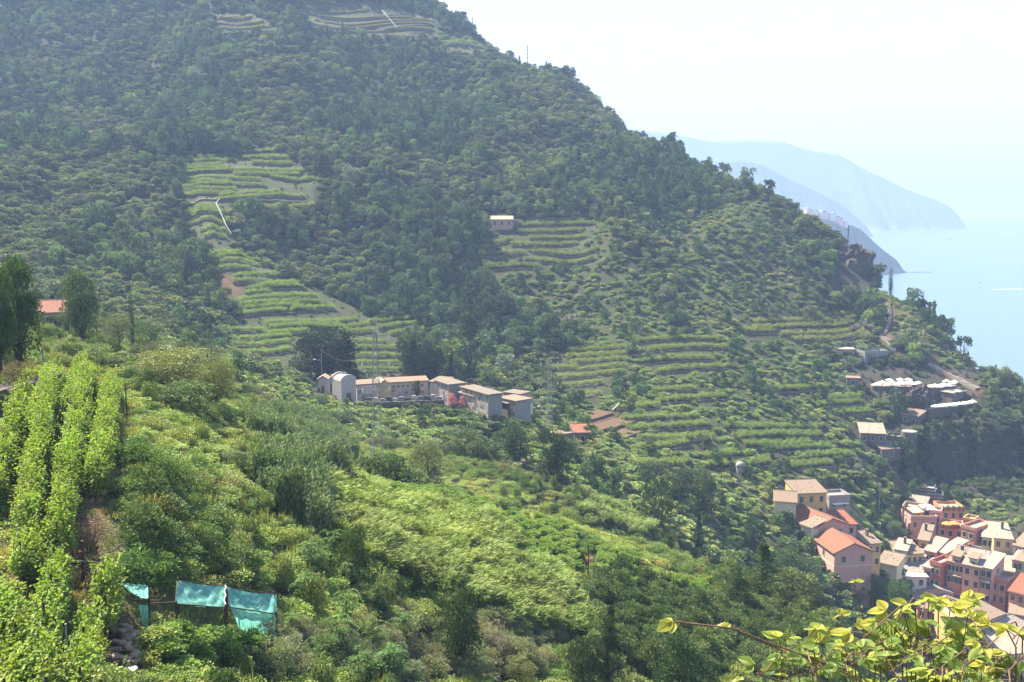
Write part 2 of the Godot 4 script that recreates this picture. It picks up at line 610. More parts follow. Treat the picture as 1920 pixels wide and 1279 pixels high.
func build_ground() -> void:
	var v := PackedVector3Array()
	var col := PackedColorArray()
	var idx := PackedInt32Array()
	v.resize(NR * NQ)
	col.resize(NR * NQ)
	var base := [Color(0.035, 0.046, 0.02), Color(0.088, 0.112, 0.036), Color(0.18, 0.11, 0.06), Color(0.085, 0.078, 0.07), Color(0.1, 0.1, 0.07), Color(0.085, 0.105, 0.036), Color(0.08, 0.09, 0.03), Color(0.12, 0.12, 0.05), Color(0.16, 0.145, 0.065), Color(0.07, 0.075, 0.03)]
	for r in NR:
		var d := d_of(r)
		for c in NQ:
			var i := r * NQ + c
			var x := (float(c) / float(NQ - 1) * 2.0 - 1.0) * QM * d
			v[i] = Vector3(x, hgrid[i], -d)
			var k: Color = base[cover(v[i])]
			var f := 1.0 + 0.5 * fine.get_noise_2d(x / 3.0 + 50.0, d / 3.0)
			var g := 1.0 + 0.35 * fine.get_noise_2d(x / 14.0 + 90.0, d / 14.0)
			col[i] = Color(k.r * f, k.g * f * g, k.b * f)
			if r < NR - 1 and c < NQ - 1:
				for t in [i, i + NQ, i + 1, i + 1, i + NQ, i + NQ + 1]:
					idx.append(t)
	var a := []
	a.resize(Mesh.ARRAY_MAX)
	a[Mesh.ARRAY_VERTEX] = v
	a[Mesh.ARRAY_COLOR] = col
	a[Mesh.ARRAY_INDEX] = idx
	var m := ArrayMesh.new()
	m.add_surface_from_arrays(Mesh.PRIMITIVE_TRIANGLES, a)
	var st := SurfaceTool.new()
	st.create_from(m, 0)
	st.generate_normals()
	struct(part("terrain", st.commit(), M.ground, self), "steep green hillside of terraces falling from the mountain to the sea", "hillside")

func build_sea_and_coast() -> void:
	var sm := StandardMaterial3D.new()
	sm.albedo_color = lin(0.08, 0.14, 0.2)
	sm.roughness = 0.28
	sm.metallic_specular = 0.5
	sm.uv1_triplanar = true
	sm.uv1_world_triplanar = true
	sm.uv1_scale = Vector3.ONE * 0.012
	sm.normal_enabled = true
	sm.normal_texture = noise_tex(0.03, Color.BLACK, Color.WHITE, 11, 512, true)
	sm.normal_scale = 0.5
	var st := st_new()
	quad(st, Vector3(-900, 0, -9800), Vector3(8000, 0, -9800), Vector3(8000, 0, -60), Vector3(-900, 0, -60))
	struct(part("sea", done(st), sm, self), "calm pale blue sea fading into haze on the right", "sea")
	var cm := mat("coast", Color.WHITE, 0.95)
	cm.vertex_color_use_as_albedo = true
	coast("headland", "long blue headland sloping down to the sea in the far haze", [1150, 240, 1240, 248, 1290, 257, 1340, 266, 1400, 263, 1470, 266, 1520, 283, 1575, 290, 1612, 313, 1660, 335, 1700, 355, 1760, 377, 1785, 390, 1800, 408, 1813, 428], 5750.0, 0.75, 3)
	coast("headland", "nearer hazy shoulder below the far blue headland", [1230, 290, 1330, 302, 1400, 303, 1430, 310, 1480, 335, 1530, 358, 1580, 385, 1620, 420, 1640, 446], 4200.0, 0.7, 5)
	coast("headland", "dark wooded spur with a hilltop village behind the near ridge", [1380, 360, 1467, 384, 1497, 391, 1527, 399, 1561, 404, 1587, 419, 1613, 429, 1638, 453, 1660, 472, 1681, 487, 1694, 506, 1715, 518, 1746, 521], 1850.0, 0.9, 8)
	# the hilltop village, a few pixels each
	var wall := [lin(0.62, 0.5, 0.4), lin(0.66, 0.45, 0.33), lin(0.6, 0.56, 0.5), lin(0.62, 0.4, 0.34)]
	var spots := [[1512, 394], [1522, 397], [1531, 398], [1540, 400], [1548, 401], [1556, 403], [1563, 404], [1570, 409], [1578, 413], [1584, 417]]
	var said := ["westernmost", "second", "third", "fourth", "fifth", "sixth", "seventh", "eighth", "ninth", "last"]
	for k in spots.size():
		var p := P(spots[k][0], spots[k][1] + 4.0, 1838.0)
		var t := thing("hilltop_house", "tiny hazy house on the far spur, %s of the ten along its crest" % said[k], "house", p, rng.randf_range(-0.6, 0.6), "houses of the hilltop village on the far spur")
		var w := rng.randf_range(5.0, 8.0)
		var h := rng.randf_range(4.0, 7.5)
		part("wall", box(Vector3(-w / 2, -6, -5), Vector3(w / 2, h, 5)), mat("far_wall_%d" % k, wall[k % 4], 0.9), t)
		var rs := st_new()
		prism(rs, PackedVector2Array([Vector2(-w / 2 - 0.4, h), Vector2(w / 2 + 0.4, h), Vector2(0, h + 2.2)]), -5.3, 5.3)
		part("roof", done(rs), M.tile_red if k % 3 else M.tile_pale, t)

func coast(called: String, label: String, xy: Array, d: float, steep: float, seed_: int) -> void:
	var crest := []
	var n := 90
	var last := xy.size() / 2 - 1
	for i in n + 1:
		var f := float(i) / n * last
		var k := mini(int(f), last - 1)
		var a := f - k
		crest.append(P(lerpf(xy[2 * k], xy[2 * k + 2], a), lerpf(xy[2 * k + 1], xy[2 * k + 3], a), d))
	var rows := 40
	var v := PackedVector3Array()
	var col := PackedColorArray()
	var idx := PackedInt32Array()
	for j in range(-rows, rows + 1):
		for i in n + 1:
			var c: Vector3 = crest[i]
			var f := absf(float(j)) / rows
			var h := maxf(c.y, 1.0)
			var reach := (h + 8.0) / steep
			var spur := 1.0 + 0.35 * broad.get_noise_2d(c.x / h * 0.9 + seed_, 4.0)
			var z := c.z + reach * spur * f * signf(float(j))
			var y := h - (h + 8.0) * pow(f, 0.85)
			var rough := h * 0.09 * sin(f * PI) + d * 0.0006
			y += rough * broad.get_noise_3d(c.x / h * 3.0, f * 3.0, seed_) + d * 0.0007 * fine.get_noise_2d(c.x / (d * 0.004), f * 30.0 + seed_)
			v.append(Vector3(c.x, y, z))
			var g := 1.0 + 0.5 * fine.get_noise_3d(c.x / (d * 0.008), f * 12.0, seed_)
			var rock := smoothstep(0.86, 0.97, f) + smoothstep(14.0, 2.0, y) * 0.6
			col.append(Color(0.035, 0.048, 0.03).lerp(Color(0.17, 0.14, 0.11), clampf(rock, 0, 1)) * g)
	for j in 2 * rows:
		for i in n:
			var a := j * (n + 1) + i
			for t in [a, a + 1, a + n + 1, a + 1, a + n + 2, a + n + 1]:
				idx.append(t)
	var arr := []
	arr.resize(Mesh.ARRAY_MAX)
	arr[Mesh.ARRAY_VERTEX] = v
	arr[Mesh.ARRAY_COLOR] = col
	arr[Mesh.ARRAY_INDEX] = idx
	var m := ArrayMesh.new()
	m.add_surface_from_arrays(Mesh.PRIMITIVE_TRIANGLES, arr)
	var st := SurfaceTool.new()
	st.create_from(m, 0)
	st.generate_normals()
	struct(part(called, st.commit(), M.coast, self), label, "hills")

# ---------------------------------------------------------------- foliage
var clumps := {}

class Leaves:
	var v := PackedVector3Array()
	var c := PackedColorArray()
	var i := PackedInt32Array()
	func leaf(p: Vector3, along: Vector3, side: Vector3, tall: float, wide: float, tone: Color, bend := 0.0) -> void:
		var n := v.size()
		var up := along.cross(side)
		v.append_array([p, p + along * tall * 0.45 + side * wide * 0.5 + up * bend * wide, p + along * tall, p + along * tall * 0.45 - side * wide * 0.5 + up * bend * wide])
		c.append_array([tone, tone, tone, tone])
		i.append_array([n, n + 1, n + 2, n, n + 2, n + 3])
	func blade(p: Vector3, along: Vector3, side: Vector3, tall: float, wide: float, sag: float, tone: Color) -> void:
		var n := v.size()
		var m := p + along * tall * 0.5
		var e := p + along * tall * 0.9 - Vector3.UP * sag * tall
		v.append_array([p - side * wide * 0.4, p + side * wide * 0.4, m - side * wide * 0.5, m + side * wide * 0.5, e])
		for k in 5:
			c.append(tone)
		i.append_array([n, n + 1, n + 3, n, n + 3, n + 2, n + 2, n + 3, n + 4])
	func mesh() -> ArrayMesh:
		var a := []
		a.resize(Mesh.ARRAY_MAX)
		a[Mesh.ARRAY_VERTEX] = v
		a[Mesh.ARRAY_COLOR] = c
		a[Mesh.ARRAY_INDEX] = i
		var m := ArrayMesh.new()
		m.add_surface_from_arrays(Mesh.PRIMITIVE_TRIANGLES, a)
		return m

func ball(g: RandomNumberGenerator) -> Vector3:
	var z := g.randf_range(-1.0, 1.0)
	var a := g.randf_range(0.0, TAU)
	var r := sqrt(1.0 - z * z)
	return Vector3(r * cos(a), z, r * sin(a))

# a crown of width 1 and height 1 standing on the origin: leaves over the skin of many small lobes
func crown(seed_: int, lobes: int, leaves: int, tall: float, wide: float, form: String) -> ArrayMesh:
	var g := RandomNumberGenerator.new()
	g.seed = seed_
	var L := Leaves.new()
	var at := []
	for k in lobes:
		var y := g.randf_range(0.12, 0.92)
		var span := 0.0
		var size := 0.0
		match form:
			"round":
				span = sqrt(maxf(0.0, 1.0 - pow((y - 0.5) / 0.55, 2.0))) * 0.36
				size = g.randf_range(0.14, 0.24)
			"dome":
				y = g.randf_range(0.05, 0.8)
				span = sqrt(maxf(0.0, 1.0 - pow(y / 0.92, 2.0))) * 0.4
				size = g.randf_range(0.12, 0.22)
			"cone":
				y = pow(g.randf(), 1.2) * 0.92 + 0.06
				span = (1.0 - y) * 0.4
				size = 0.06 + 0.13 * (1.0 - y)
			"column":
				span = 0.25 * pow(sin(clampf(y * 0.92 + 0.1, 0.0, 1.0) * PI), 0.5)
				size = 0.17
			"umbrella":
				y = g.randf_range(0.62, 0.9)
				span = sqrt(maxf(0.0, 1.0 - pow((y - 0.62) / 0.36, 2.0))) * 0.42
				size = g.randf_range(0.1, 0.17)
			"cushion":
				y = g.randf_range(0.0, 0.55)
				span = 0.42 * sqrt(g.randf())
				size = g.randf_range(0.12, 0.24)
		var a := g.randf_range(0.0, TAU)
		span *= sqrt(g.randf_range(0.25, 1.0))
		at.append([Vector3(cos(a) * span, y, sin(a) * span), size, g.randf_range(0.78, 1.22)])
	for lobe in at:
		var to: Vector3 = lobe[0] - Vector3(0, 0.02, 0)
		L.blade(Vector3(0, 0.02, 0), to.normalized(), to.cross(Vector3(0.3, 0.2, 1.0)).normalized(), to.length() * 1.05, 0.012, 0.0, Color(0.5, 0.4, 0.34))
	for k in leaves:
		var lobe = at[k % lobes]
		var n := ball(g)
		if n.y < -0.3 and form != "column":
			n.y = -n.y
		var size: float = lobe[1]
		var q := size * (1.6 if form == "column" else 0.85)
		if form == "cone":
			q = size * 0.5
		var p: Vector3 = lobe[0] + n * Vector3(size, q, size) * g.randf_range(0.7, 1.08)
		var dir := (n + ball(g) * 0.9 + Vector3(0, 0.25, 0)).normalized()
		var side := dir.cross(ball(g)).normalized()
		var f: float = lobe[2] * g.randf_range(0.75, 1.25)
		L.leaf(p - dir * tall * 0.4, dir, side, tall * g.randf_range(0.7, 1.3), wide * g.randf_range(0.7, 1.3), Color(f * g.randf_range(0.9, 1.1), f, f * g.randf_range(0.8, 1.15)), 0.15)
	return L.mesh()

func cane_clump(seed_: int, stems: int, lean: float) -> ArrayMesh:   # 1 m wide, 1 m tall
	var g := RandomNumberGenerator.new()
	g.seed = seed_
	var L := Leaves.new()
	var flow := absf(lean) > 0.1
	for s in stems:
		var p := Vector3(g.randf_range(-0.5, 0.5), 0, g.randf_range(-0.5, 0.5))
		var top := p + Vector3(g.randf_range(-0.15, 0.15) + lean, g.randf_range(0.6, 1.05), g.randf_range(-0.15, 0.15) + lean * 0.5)
		var f := g.randf_range(0.75, 1.2)
		L.blade(p, (top - p).normalized(), Vector3(1, 0, 0), (top - p).length(), 0.02, 0.0, Color(f, f, f * 0.8))
		for k in (9 if flow else 12):
			var t := g.randf_range(0.3, 1.05)
			var a := g.randf_range(0.0, TAU)
			var dir := Vector3(cos(a), g.randf_range(0.2, 1.0), sin(a)).normalized()
			if flow:
				dir = Vector3(cos(a) * 0.5 + lean * 2.6, g.randf_range(0.3, 1.2), sin(a) * 0.5 + lean).normalized()
			var h := g.randf_range(0.6, 1.3) * f
			var long := g.randf_range(0.3, 0.5) if flow else g.randf_range(0.16, 0.3)
			L.blade(p.lerp(top, t), dir, dir.cross(Vector3.UP + ball(g) * 0.5).normalized(), long, 0.026 if flow else 0.045, 0.22 if flow else 0.5, Color(h, h, h * g.randf_range(0.7, 1.0)))
	return L.mesh()

func vine_clump(seed_: int, leaves: int) -> ArrayMesh:   # a metre of trained vine, 1.9 m tall: bare below, leafy above, shoots on top
	var g := RandomNumberGenerator.new()
	g.seed = seed_
	var L := Leaves.new()
	var tufts := []
	for k in 9:
		tufts.append(Vector3(g.randf_range(-0.55, 0.55), g.randf_range(0.6, 1.65), g.randf_range(-0.2, 0.2)))
	for k in leaves:
		var c: Vector3 = tufts[k % 9]
		var n := ball(g)
		var p := c + n * Vector3(0.3, 0.34, 0.24) * g.randf_range(0.6, 1.05)
		var dir := Vector3(n.x + g.randf_range(-0.5, 0.5), g.randf_range(-0.8, 0.4), n.z * 1.5 + g.randf_range(-0.4, 0.4)).normalized()
		var f := g.randf_range(0.65, 1.3)
		L.leaf(p, dir, dir.cross(ball(g)).normalized(), g.randf_range(0.1, 0.17), g.randf_range(0.11, 0.17), Color(f * g.randf_range(0.85, 1.15), f, f * 0.9), 0.2)
	for s in 8:
		var p := Vector3(g.randf_range(-0.55, 0.55), g.randf_range(1.5, 1.75), g.randf_range(-0.2, 0.2))
		var to := Vector3(g.randf_range(-0.35, 0.35), g.randf_range(0.2, 0.6), g.randf_range(-0.3, 0.3))
		for k in 7:
			var f := g.randf_range(0.95, 1.5)
			var dir := (ball(g) + Vector3(0, 0.2, 0)).normalized()
			L.leaf(p + to * (float(k) / 6.0), dir, dir.cross(ball(g)).normalized(), 0.13, 0.12, Color(f * 1.1, f, f * 0.6), 0.2)
	return L.mesh()

func frond_clump(seed_: int) -> ArrayMesh:   # a young tree of long feathered leaves, 1 m tall
	var g := RandomNumberGenerator.new()
	g.seed = seed_
	var L := Leaves.new()
	L.blade(Vector3.ZERO, Vector3.UP, Vector3(1, 0, 0), 0.8, 0.02, 0.0, Color(0.7, 0.6, 0.5))
	L.blade(Vector3.ZERO, Vector3.UP, Vector3(0, 0, 1), 0.8, 0.02, 0.0, Color(0.7, 0.6, 0.5))
	for k in 26:
		var y := g.randf_range(0.25, 0.85)
		var a := g.randf_range(0.0, TAU)
		var out := Vector3(cos(a), 0, sin(a))
		var n := g.randf_range(0.28, 0.45)
		var f := g.randf_range(0.75, 1.25)
		for j in 11:
			var t := float(j + 1) / 11.0
			var p := Vector3(0, y, 0) + out * n * t + Vector3.UP * (0.22 * t - 0.3 * t * t)
			var across := out.cross(Vector3.UP)
			for s in [-1.0, 1.0]:
				var dir: Vector3 = (across * s + out * 0.35 - Vector3.UP * 0.35 + ball(g) * 0.3).normalized()
				L.leaf(p, dir, (out + ball(g) * 0.7).normalized(), 0.1 * (1.15 - 0.6 * t), 0.035, Color(f, f, f * 0.85), 0.1)
	return L.mesh()

func grass_clump(seed_: int) -> ArrayMesh:
	var g := RandomNumberGenerator.new()
	g.seed = seed_
	var L := Leaves.new()
	for k in 70:
		var p := Vector3(g.randf_range(-0.5, 0.5), 0, g.randf_range(-0.5, 0.5))
		var dir := Vector3(g.randf_range(-0.5, 0.5), 1.0, g.randf_range(-0.5, 0.5)).normalized()
		var f := g.randf_range(0.7, 1.3)
		L.blade(p, dir, dir.cross(ball(g)).normalized(), g.randf_range(0.2, 0.5), 0.03, 0.15, Color(f, f, f * 0.8))
	return L.mesh()

func make_clumps() -> void:
	for kind in [["tree", 8, "round", 20, 760, 0.115, 0.085], ["low", 6, "dome", 20, 680, 0.115, 0.09], ["pine", 4, "cone", 40, 620, 0.1, 0.08], ["cypress", 3, "column", 16, 420, 0.12, 0.06], ["umbrella", 3, "umbrella", 16, 400, 0.1, 0.08], ["bush", 6, "dome", 34, 2300, 0.058, 0.042], ["thicket", 6, "cushion", 30, 2300, 0.048, 0.036], ["olive", 5, "dome", 30, 2600, 0.06, 0.02], ["bigcrown", 4, "round", 46, 5200, 0.042, 0.03], ["bigcone", 2, "cone", 70, 5200, 0.034, 0.016], ["bigcolumn", 2, "column", 26, 2600, 0.05, 0.02], ["figcrown", 2, "round", 60, 9000, 0.028, 0.022], ["densecrown", 2, "round", 60, 9500, 0.034, 0.026], ["densecone", 2, "cone", 90, 9000, 0.03, 0.018], ["canopy", 4, "cushion", 22, 1500, 0.075, 0.075]]:
		var all := []
		for k in kind[1]:
			all.append(crown(100 * all.size() + hash(kind[0]) % 1000 + k, kind[3], kind[4], kind[5], kind[6], kind[2]))
		clumps[kind[0]] = all
	clumps.cane = [cane_clump(1, 60, 0.02), cane_clump(2, 60, 0.06), cane_clump(3, 60, -0.02)]
	clumps.reed = [cane_clump(4, 70, 0.3), cane_clump(5, 70, 0.42), cane_clump(6, 70, 0.22)]
	clumps.vine = [vine_clump(1, 260), vine_clump(2, 260), vine_clump(3, 230), vine_clump(4, 300)]
	clumps.frond = [frond_clump(1), frond_clump(2), frond_clump(3)]
	clumps.grass = [grass_clump(1), grass_clump(2)]

# many copies of a few clumps as one mass
class Mass:
	var sets := {}
	func put(mesh: Mesh, t: Transform3D, c: Color) -> void:
		if not sets.has(mesh):
			sets[mesh] = [[], []]
		sets[mesh][0].append(t)
		sets[mesh][1].append(Color(c.r * 1.75, c.g * 1.75, c.b * 1.75))

func commit(mass: Mass, called: String, m: Material, parent: Node) -> void:
	for mesh in mass.sets:
		var mm := MultiMesh.new()
		mm.transform_format = MultiMesh.TRANSFORM_3D
		mm.use_colors = true
		mm.mesh = mesh
		var s = mass.sets[mesh]
		mm.instance_count = s[0].size()
		for k in s[0].size():
			mm.set_instance_transform(k, s[0][k])
			mm.set_instance_color(k, s[1][k])
		var o := MultiMeshInstance3D.new()
		o.multimesh = mm
		o.material_override = m
		o.name = called
		o.set_meta("kind", "stuff")
		parent.add_child(o, true)

func stuff(called: String, label: String, category: String) -> Node3D:
	var o := thing(called, label, category)
	o.set_meta("kind", "stuff")
	return o

func pick(kind: String) -> Mesh:
	var a: Array = clumps[kind]
	return a[rng.randi() % a.size()]

func stand(p: Vector3, wide: float, tall: float) -> Transform3D:
	return Transform3D(Basis(Vector3.UP, rng.randf_range(0.0, TAU)).scaled(Vector3(wide, tall, wide)), p)

func tone(c: Color, spread := 0.25) -> Color:
	var f := 1.0 + rng.randf_range(-spread, spread)
	return Color(c.r * f * rng.randf_range(0.88, 1.12), c.g * f, c.b * f * rng.randf_range(0.85, 1.15))

# tinted copies of a leaf material for trees that are things of their own
var tints := {}
func tinted(base: String, c: Color) -> Material:
	var key := "%s %d %d %d" % [base, int(c.r * 90), int(c.g * 90), int(c.b * 90)]
	if not tints.has(key):
		var m: StandardMaterial3D = M[base].duplicate()
		m.albedo_color = (c * 1.75).linear_to_srgb()
		m.albedo_color.a = 1.0
		tints[key] = m
	return tints[key]

func tree(called: String, label: String, category: String, p: Vector3, kind: String, wide: float, tall: float, c: Color, trunk: float, group := "", leafm := "leaf") -> Node3D:
	var t := thing(called, label, category, p, rng.randf_range(0.0, TAU), group)
	var st := st_new()
	var top := Vector3(rng.randf_range(-0.1, 0.1) * wide, tall * 0.7, rng.randf_range(-0.1, 0.1) * wide)
	var r := maxf(0.05, tall * 0.022)
	var mid := Vector3(top.x * 0.3, tall * 0.35, top.z * 0.6)
	tube(st, [Vector3(0, -0.6, 0), mid, top], [r * 1.3, r, r * 0.35], 7)
	for k in 6:
		var a := TAU * k / 6.0 + rng.randf()
		var from := Vector3.ZERO.lerp(mid, 1.0).lerp(top, rng.randf_range(0.0, 0.6))
		tube(st, [from, from + Vector3(cos(a) * wide * 0.3, tall * 0.13, sin(a) * wide * 0.3)], [r * 0.55, r * 0.15], 5)
	part("trunk", done(st), M.bark, t)
	part("crown", pick(kind), tinted(leafm, c), t, Transform3D(Basis.from_scale(Vector3(wide, tall - trunk, wide)), Vector3(0, trunk, 0)))
	return t

# ---------------------------------------------------------------- vineyards on the far slopes
func vine_row(label: String, x0: float, y0: float, x1: float, y1: float, wall: bool, c: Color, tall := 1.7, group := "vine rows on the far terraces") -> void:
	var a := hit(x0, y0)
	var b := hit(x1, y1)
	if a.distance_to(b) > 90.0:
		return
	var n := maxi(2, int(a.distance_to(b) / 0.9))
	var mid := (a + b) * 0.5
	var t := thing("vine_row", label, "vines", mid, 0.0, group)
	var along := (b - a)
	along.y = 0.0
	along = along.normalized()
	var back := Vector3(-along.z, 0, along.x)
	if back.z > 0.0:
		back = -back
	var yaw := atan2(-along.z, along.x)
	var mass := Mass.new()
	var pts := []
	for k in n + 1:
		var p := a.lerp(b, float(k) / n)
		p.y = ground(p.x, p.z)
		pts.append(p)
		for deep in [0.0, 1.1]:
			var q: Vector3 = p + back * deep + Vector3(rng.randf_range(-0.25, 0.25), 0, rng.randf_range(-0.25, 0.25))
			q.y = maxf(ground(q.x, q.z), p.y + 0.1)
			if rng.randf() < 0.93:
				mass.put(pick("vine"), Transform3D(Basis(Vector3.UP, yaw + rng.randf_range(-0.15, 0.15)).scaled(Vector3(1.15, tall / 1.9 * rng.randf_range(0.8, 1.15), 1.25)), q - mid), tone(c, 0.18))
	commit(mass, "foliage", M.leaf_vine, t)
	var posts := st_new()
	for k in range(0, n + 1, 5):
		var p: Vector3 = pts[k] - mid
		bx(posts, p + Vector3(-0.04, -0.3, -0.04), p + Vector3(0.04, tall * 0.95, 0.04))
	var po := part("posts", done(posts), M.wood, t)
	po.set_meta("kind", "stuff")
	if wall and n > 5:
		var st := st_new()
		for k in n:
			var p: Vector3 = pts[k] - back * 1.3 - mid
			var q: Vector3 = pts[k + 1] - back * 1.3 - mid
			p.y = pts[k].y + 0.1 * fine.get_noise_2d(k * 0.6, x0) - mid.y
			q.y = pts[k + 1].y + 0.1 * fine.get_noise_2d((k + 1) * 0.6, x0) - mid.y
			var dn := Vector3(0, -1.9, 0) - back * 0.15
			quad(st, p, q, q + dn, p + dn)
			quad(st, p + back * 3.4 + Vector3(0, 0.12, 0), q + back * 3.4 + Vector3(0, 0.12, 0), q, p)
		part("terrace_wall", done(st), M.dry_stone, t)

func vine_fields() -> Array:
	return [
		["upper hillside vineyard", Color(0.14, 0.185, 0.052), [[340, 300, 360, 299], [373, 298, 400, 298], [449, 289, 517, 285], [458, 299, 535, 298], [473, 307, 546, 308], [340, 313, 414, 311], [340, 325, 432, 322], [436, 321, 565, 323], [344, 340, 423, 336], [429, 338, 487, 340], [509, 334, 587, 338], [344, 354, 443, 349], [446, 349, 495, 350], [348, 369, 436, 366], [410, 378, 535, 368], [535, 370, 568, 371], [355, 399, 412, 394], [356, 408, 412, 404], [421, 399, 500, 392], [500, 392, 587, 387], [345, 306, 440, 304], [342, 319, 425, 317], [440, 329, 560, 330], [345, 347, 430, 344], [347, 361, 440, 358], [415, 371, 520, 362], [357, 404, 412, 399]]],
		["narrow strip below the upper hillside vineyard", Color(0.14, 0.19, 0.052), [[355, 424, 421, 422], [378, 435, 423, 434], [385, 446, 421, 446], [395, 484, 460, 485], [400, 491, 484, 491], [404, 499, 484, 500], [405, 508, 470, 507]]],
		["mid slope vineyard above the cemetery", Color(0.135, 0.19, 0.052), [[443, 522, 524, 519], [440, 531, 505, 531], [487, 540, 561, 534], [465, 553, 506, 551], [453, 567, 594, 559], [443, 594, 550, 586], [554, 583, 624, 580], [502, 611, 668, 602], [425, 621, 498, 624], [504, 630, 576, 624], [440, 650, 543, 645], [469, 666, 548, 658], [590, 616, 690, 612], [640, 626, 697, 623], [650, 642, 722, 645], [655, 654, 740, 656], [660, 669, 756, 671], [675, 684, 758, 685], [680, 697, 755, 698], [450, 576, 600, 570], [445, 585, 560, 577], [510, 619, 640, 610], [440, 640, 545, 634], [470, 545, 570, 541]]],
		["small vineyard beside the yellow grass ridge", Color(0.13, 0.18, 0.05), [[693, 608, 770, 601], [712, 618, 793, 609], [734, 629, 796, 621]]],
		["terraced vineyard right of the cemetery", Color(0.15, 0.18, 0.055), [[1066, 662, 1170, 656], [1063, 673, 1172, 667], [1073, 684, 1173, 677], [1032, 694, 1080, 692], [1085, 698, 1172, 689], [1039, 712, 1170, 700], [1049, 728, 1128, 721], [1066, 748, 1125, 742]]],
		["terraces beside the lone hillside house", Color(0.13, 0.16, 0.05), [[965, 427, 1113, 421], [972, 438, 1090, 434], [995, 449, 1100, 446], [960, 462, 1080, 459], [1000, 474, 1120, 470], [900, 480, 980, 477], [985, 490, 1110, 487], [910, 505, 1010, 502], [905, 456, 960, 452], [1010, 410, 1085, 406]]],
		["terraces below the rock on the right", Color(0.15, 0.165, 0.06), [[1418, 607, 1604, 597], [1500, 598, 1600, 587], [1418, 618, 1600, 607], [1390, 624, 1450, 624], [1470, 630, 1602, 620], [1490, 640, 1600, 633]]],
		["high green vineyard by the skyline", Color(0.1, 0.15, 0.05), [[824, 64, 872, 66], [826, 73, 885, 74], [828, 82, 895, 82], [830, 90, 903, 90]]],
		["ploughed terraces on the mountain top", Color(0.15, 0.14, 0.055), [[576, 15, 690, 18], [600, 30, 770, 33], [592, 39, 805, 39], [640, 50, 812, 47], [655, 60, 810, 57]]],
		["yellow-green vineyard patch high on the left", Color(0.15, 0.15, 0.05), [[412, 34, 470, 33], [405, 44, 490, 42], [412, 54, 503, 52]]],
		["abandoned terraces across the bowl", Color(0.13, 0.165, 0.05), [[1195, 644, 1340, 639], [1220, 660, 1364, 655], [1196, 683, 1336, 676], [1233, 701, 1373, 691], [1229, 736, 1307, 733], [1456, 735, 1560, 728], [1238, 756, 1362, 747], [1152, 770, 1239, 764], [1172, 790, 1310, 786], [1184, 809, 1327, 800], [1360, 804, 1503, 805], [1204, 828, 1335, 823], [1381, 825, 1470, 817], [1205, 844, 1290, 835], [1321, 862, 1391, 855], [1189, 876, 1292, 871], [1333, 877, 1443, 871], [1487, 880, 1560, 874]]],
		["lower terraces above the orange roofs", Color(0.12, 0.17, 0.05), [[1393, 821, 1500, 818], [1400, 838, 1520, 836], [1560, 752, 1612, 747], [1540, 762, 1614, 757], [1574, 778, 1636, 774], [1466, 822, 1540, 820], [1460, 846, 1560, 842], [1500, 862, 1600, 858]]],
	]

func build_vineyards() -> void:
	var fields := vine_fields()
	for f in fields:
		var k := 0
		for r in f[2]:
			vine_row("%s vine row counted from the top of the %s" % [ORD[k % 30], f[0]], r[0], r[1], r[2], r[3], true, f[1], 0.7 if f[0].begins_with("ploughed") else 1.3 if f[0].begins_with("high") or f[0].begins_with("yellow") else 1.5)
			k += 1
	# the bare ploughed terraces on top: dark walls with red soil above
	var strips := [[572, 24, 781, 30], [600, 35, 800, 36], [585, 45, 815, 42], [640, 59, 816, 52], [770, 64, 812, 62], [575, 10, 640, 6], [1095, 793, 1150, 778], [1105, 812, 1200, 790], [1120, 838, 1205, 812], [920, 434, 972, 432], [1008, 428, 1060, 423], [1640, 884, 1690, 880], [1380, 868, 1500, 872], [1500, 900, 1560, 902], [1420, 890, 1470, 892], [345, 386, 575, 379], [352, 415, 425, 412]]
	for k in strips.size():
		var s = strips[k]
		var soil := k < 9
		var t := thing("terrace_wall", "dry stone wall holding %s, %s of the bare terraces counted from the top" % ["a strip of reddish soil" if soil else "a grassy ledge", ORD[k]], "wall", hit(s[0], s[1]), 0.0, "bare dry stone terraces")
		var a := hit(s[0], s[1])
		var b := hit(s[2], s[3])
		var n := maxi(3, int(a.distance_to(b) / 2.0))
		var along := (b - a)
		along.y = 0
		var back := Vector3(-along.z, 0, along.x).normalized()
		if back.z > 0.0:
			back = -back
		var w := st_new()
		var e := st_new()
		var last := Vector3.ZERO
		for j in n + 1:
			var p := a.lerp(b, float(j) / n)
			p.y = ground(p.x, p.z) + 0.6 + 0.15 * fine.get_noise_2d(j * 0.4, k * 5.0)
			p -= t.position
			if j:
				var dn := Vector3(0, -3.0, 0)
				quad(w, last, p, p + dn, last + dn)
				quad(e, last + back * 4.5 + Vector3(0, 0.5, 0), p + back * 4.5 + Vector3(0, 0.5, 0), p, last)
			last = p
		part("wall", done(w), M.dry_stone, t)
		part("soil" if soil else "ledge", done(e), M.soil if soil else M.grassy, t)

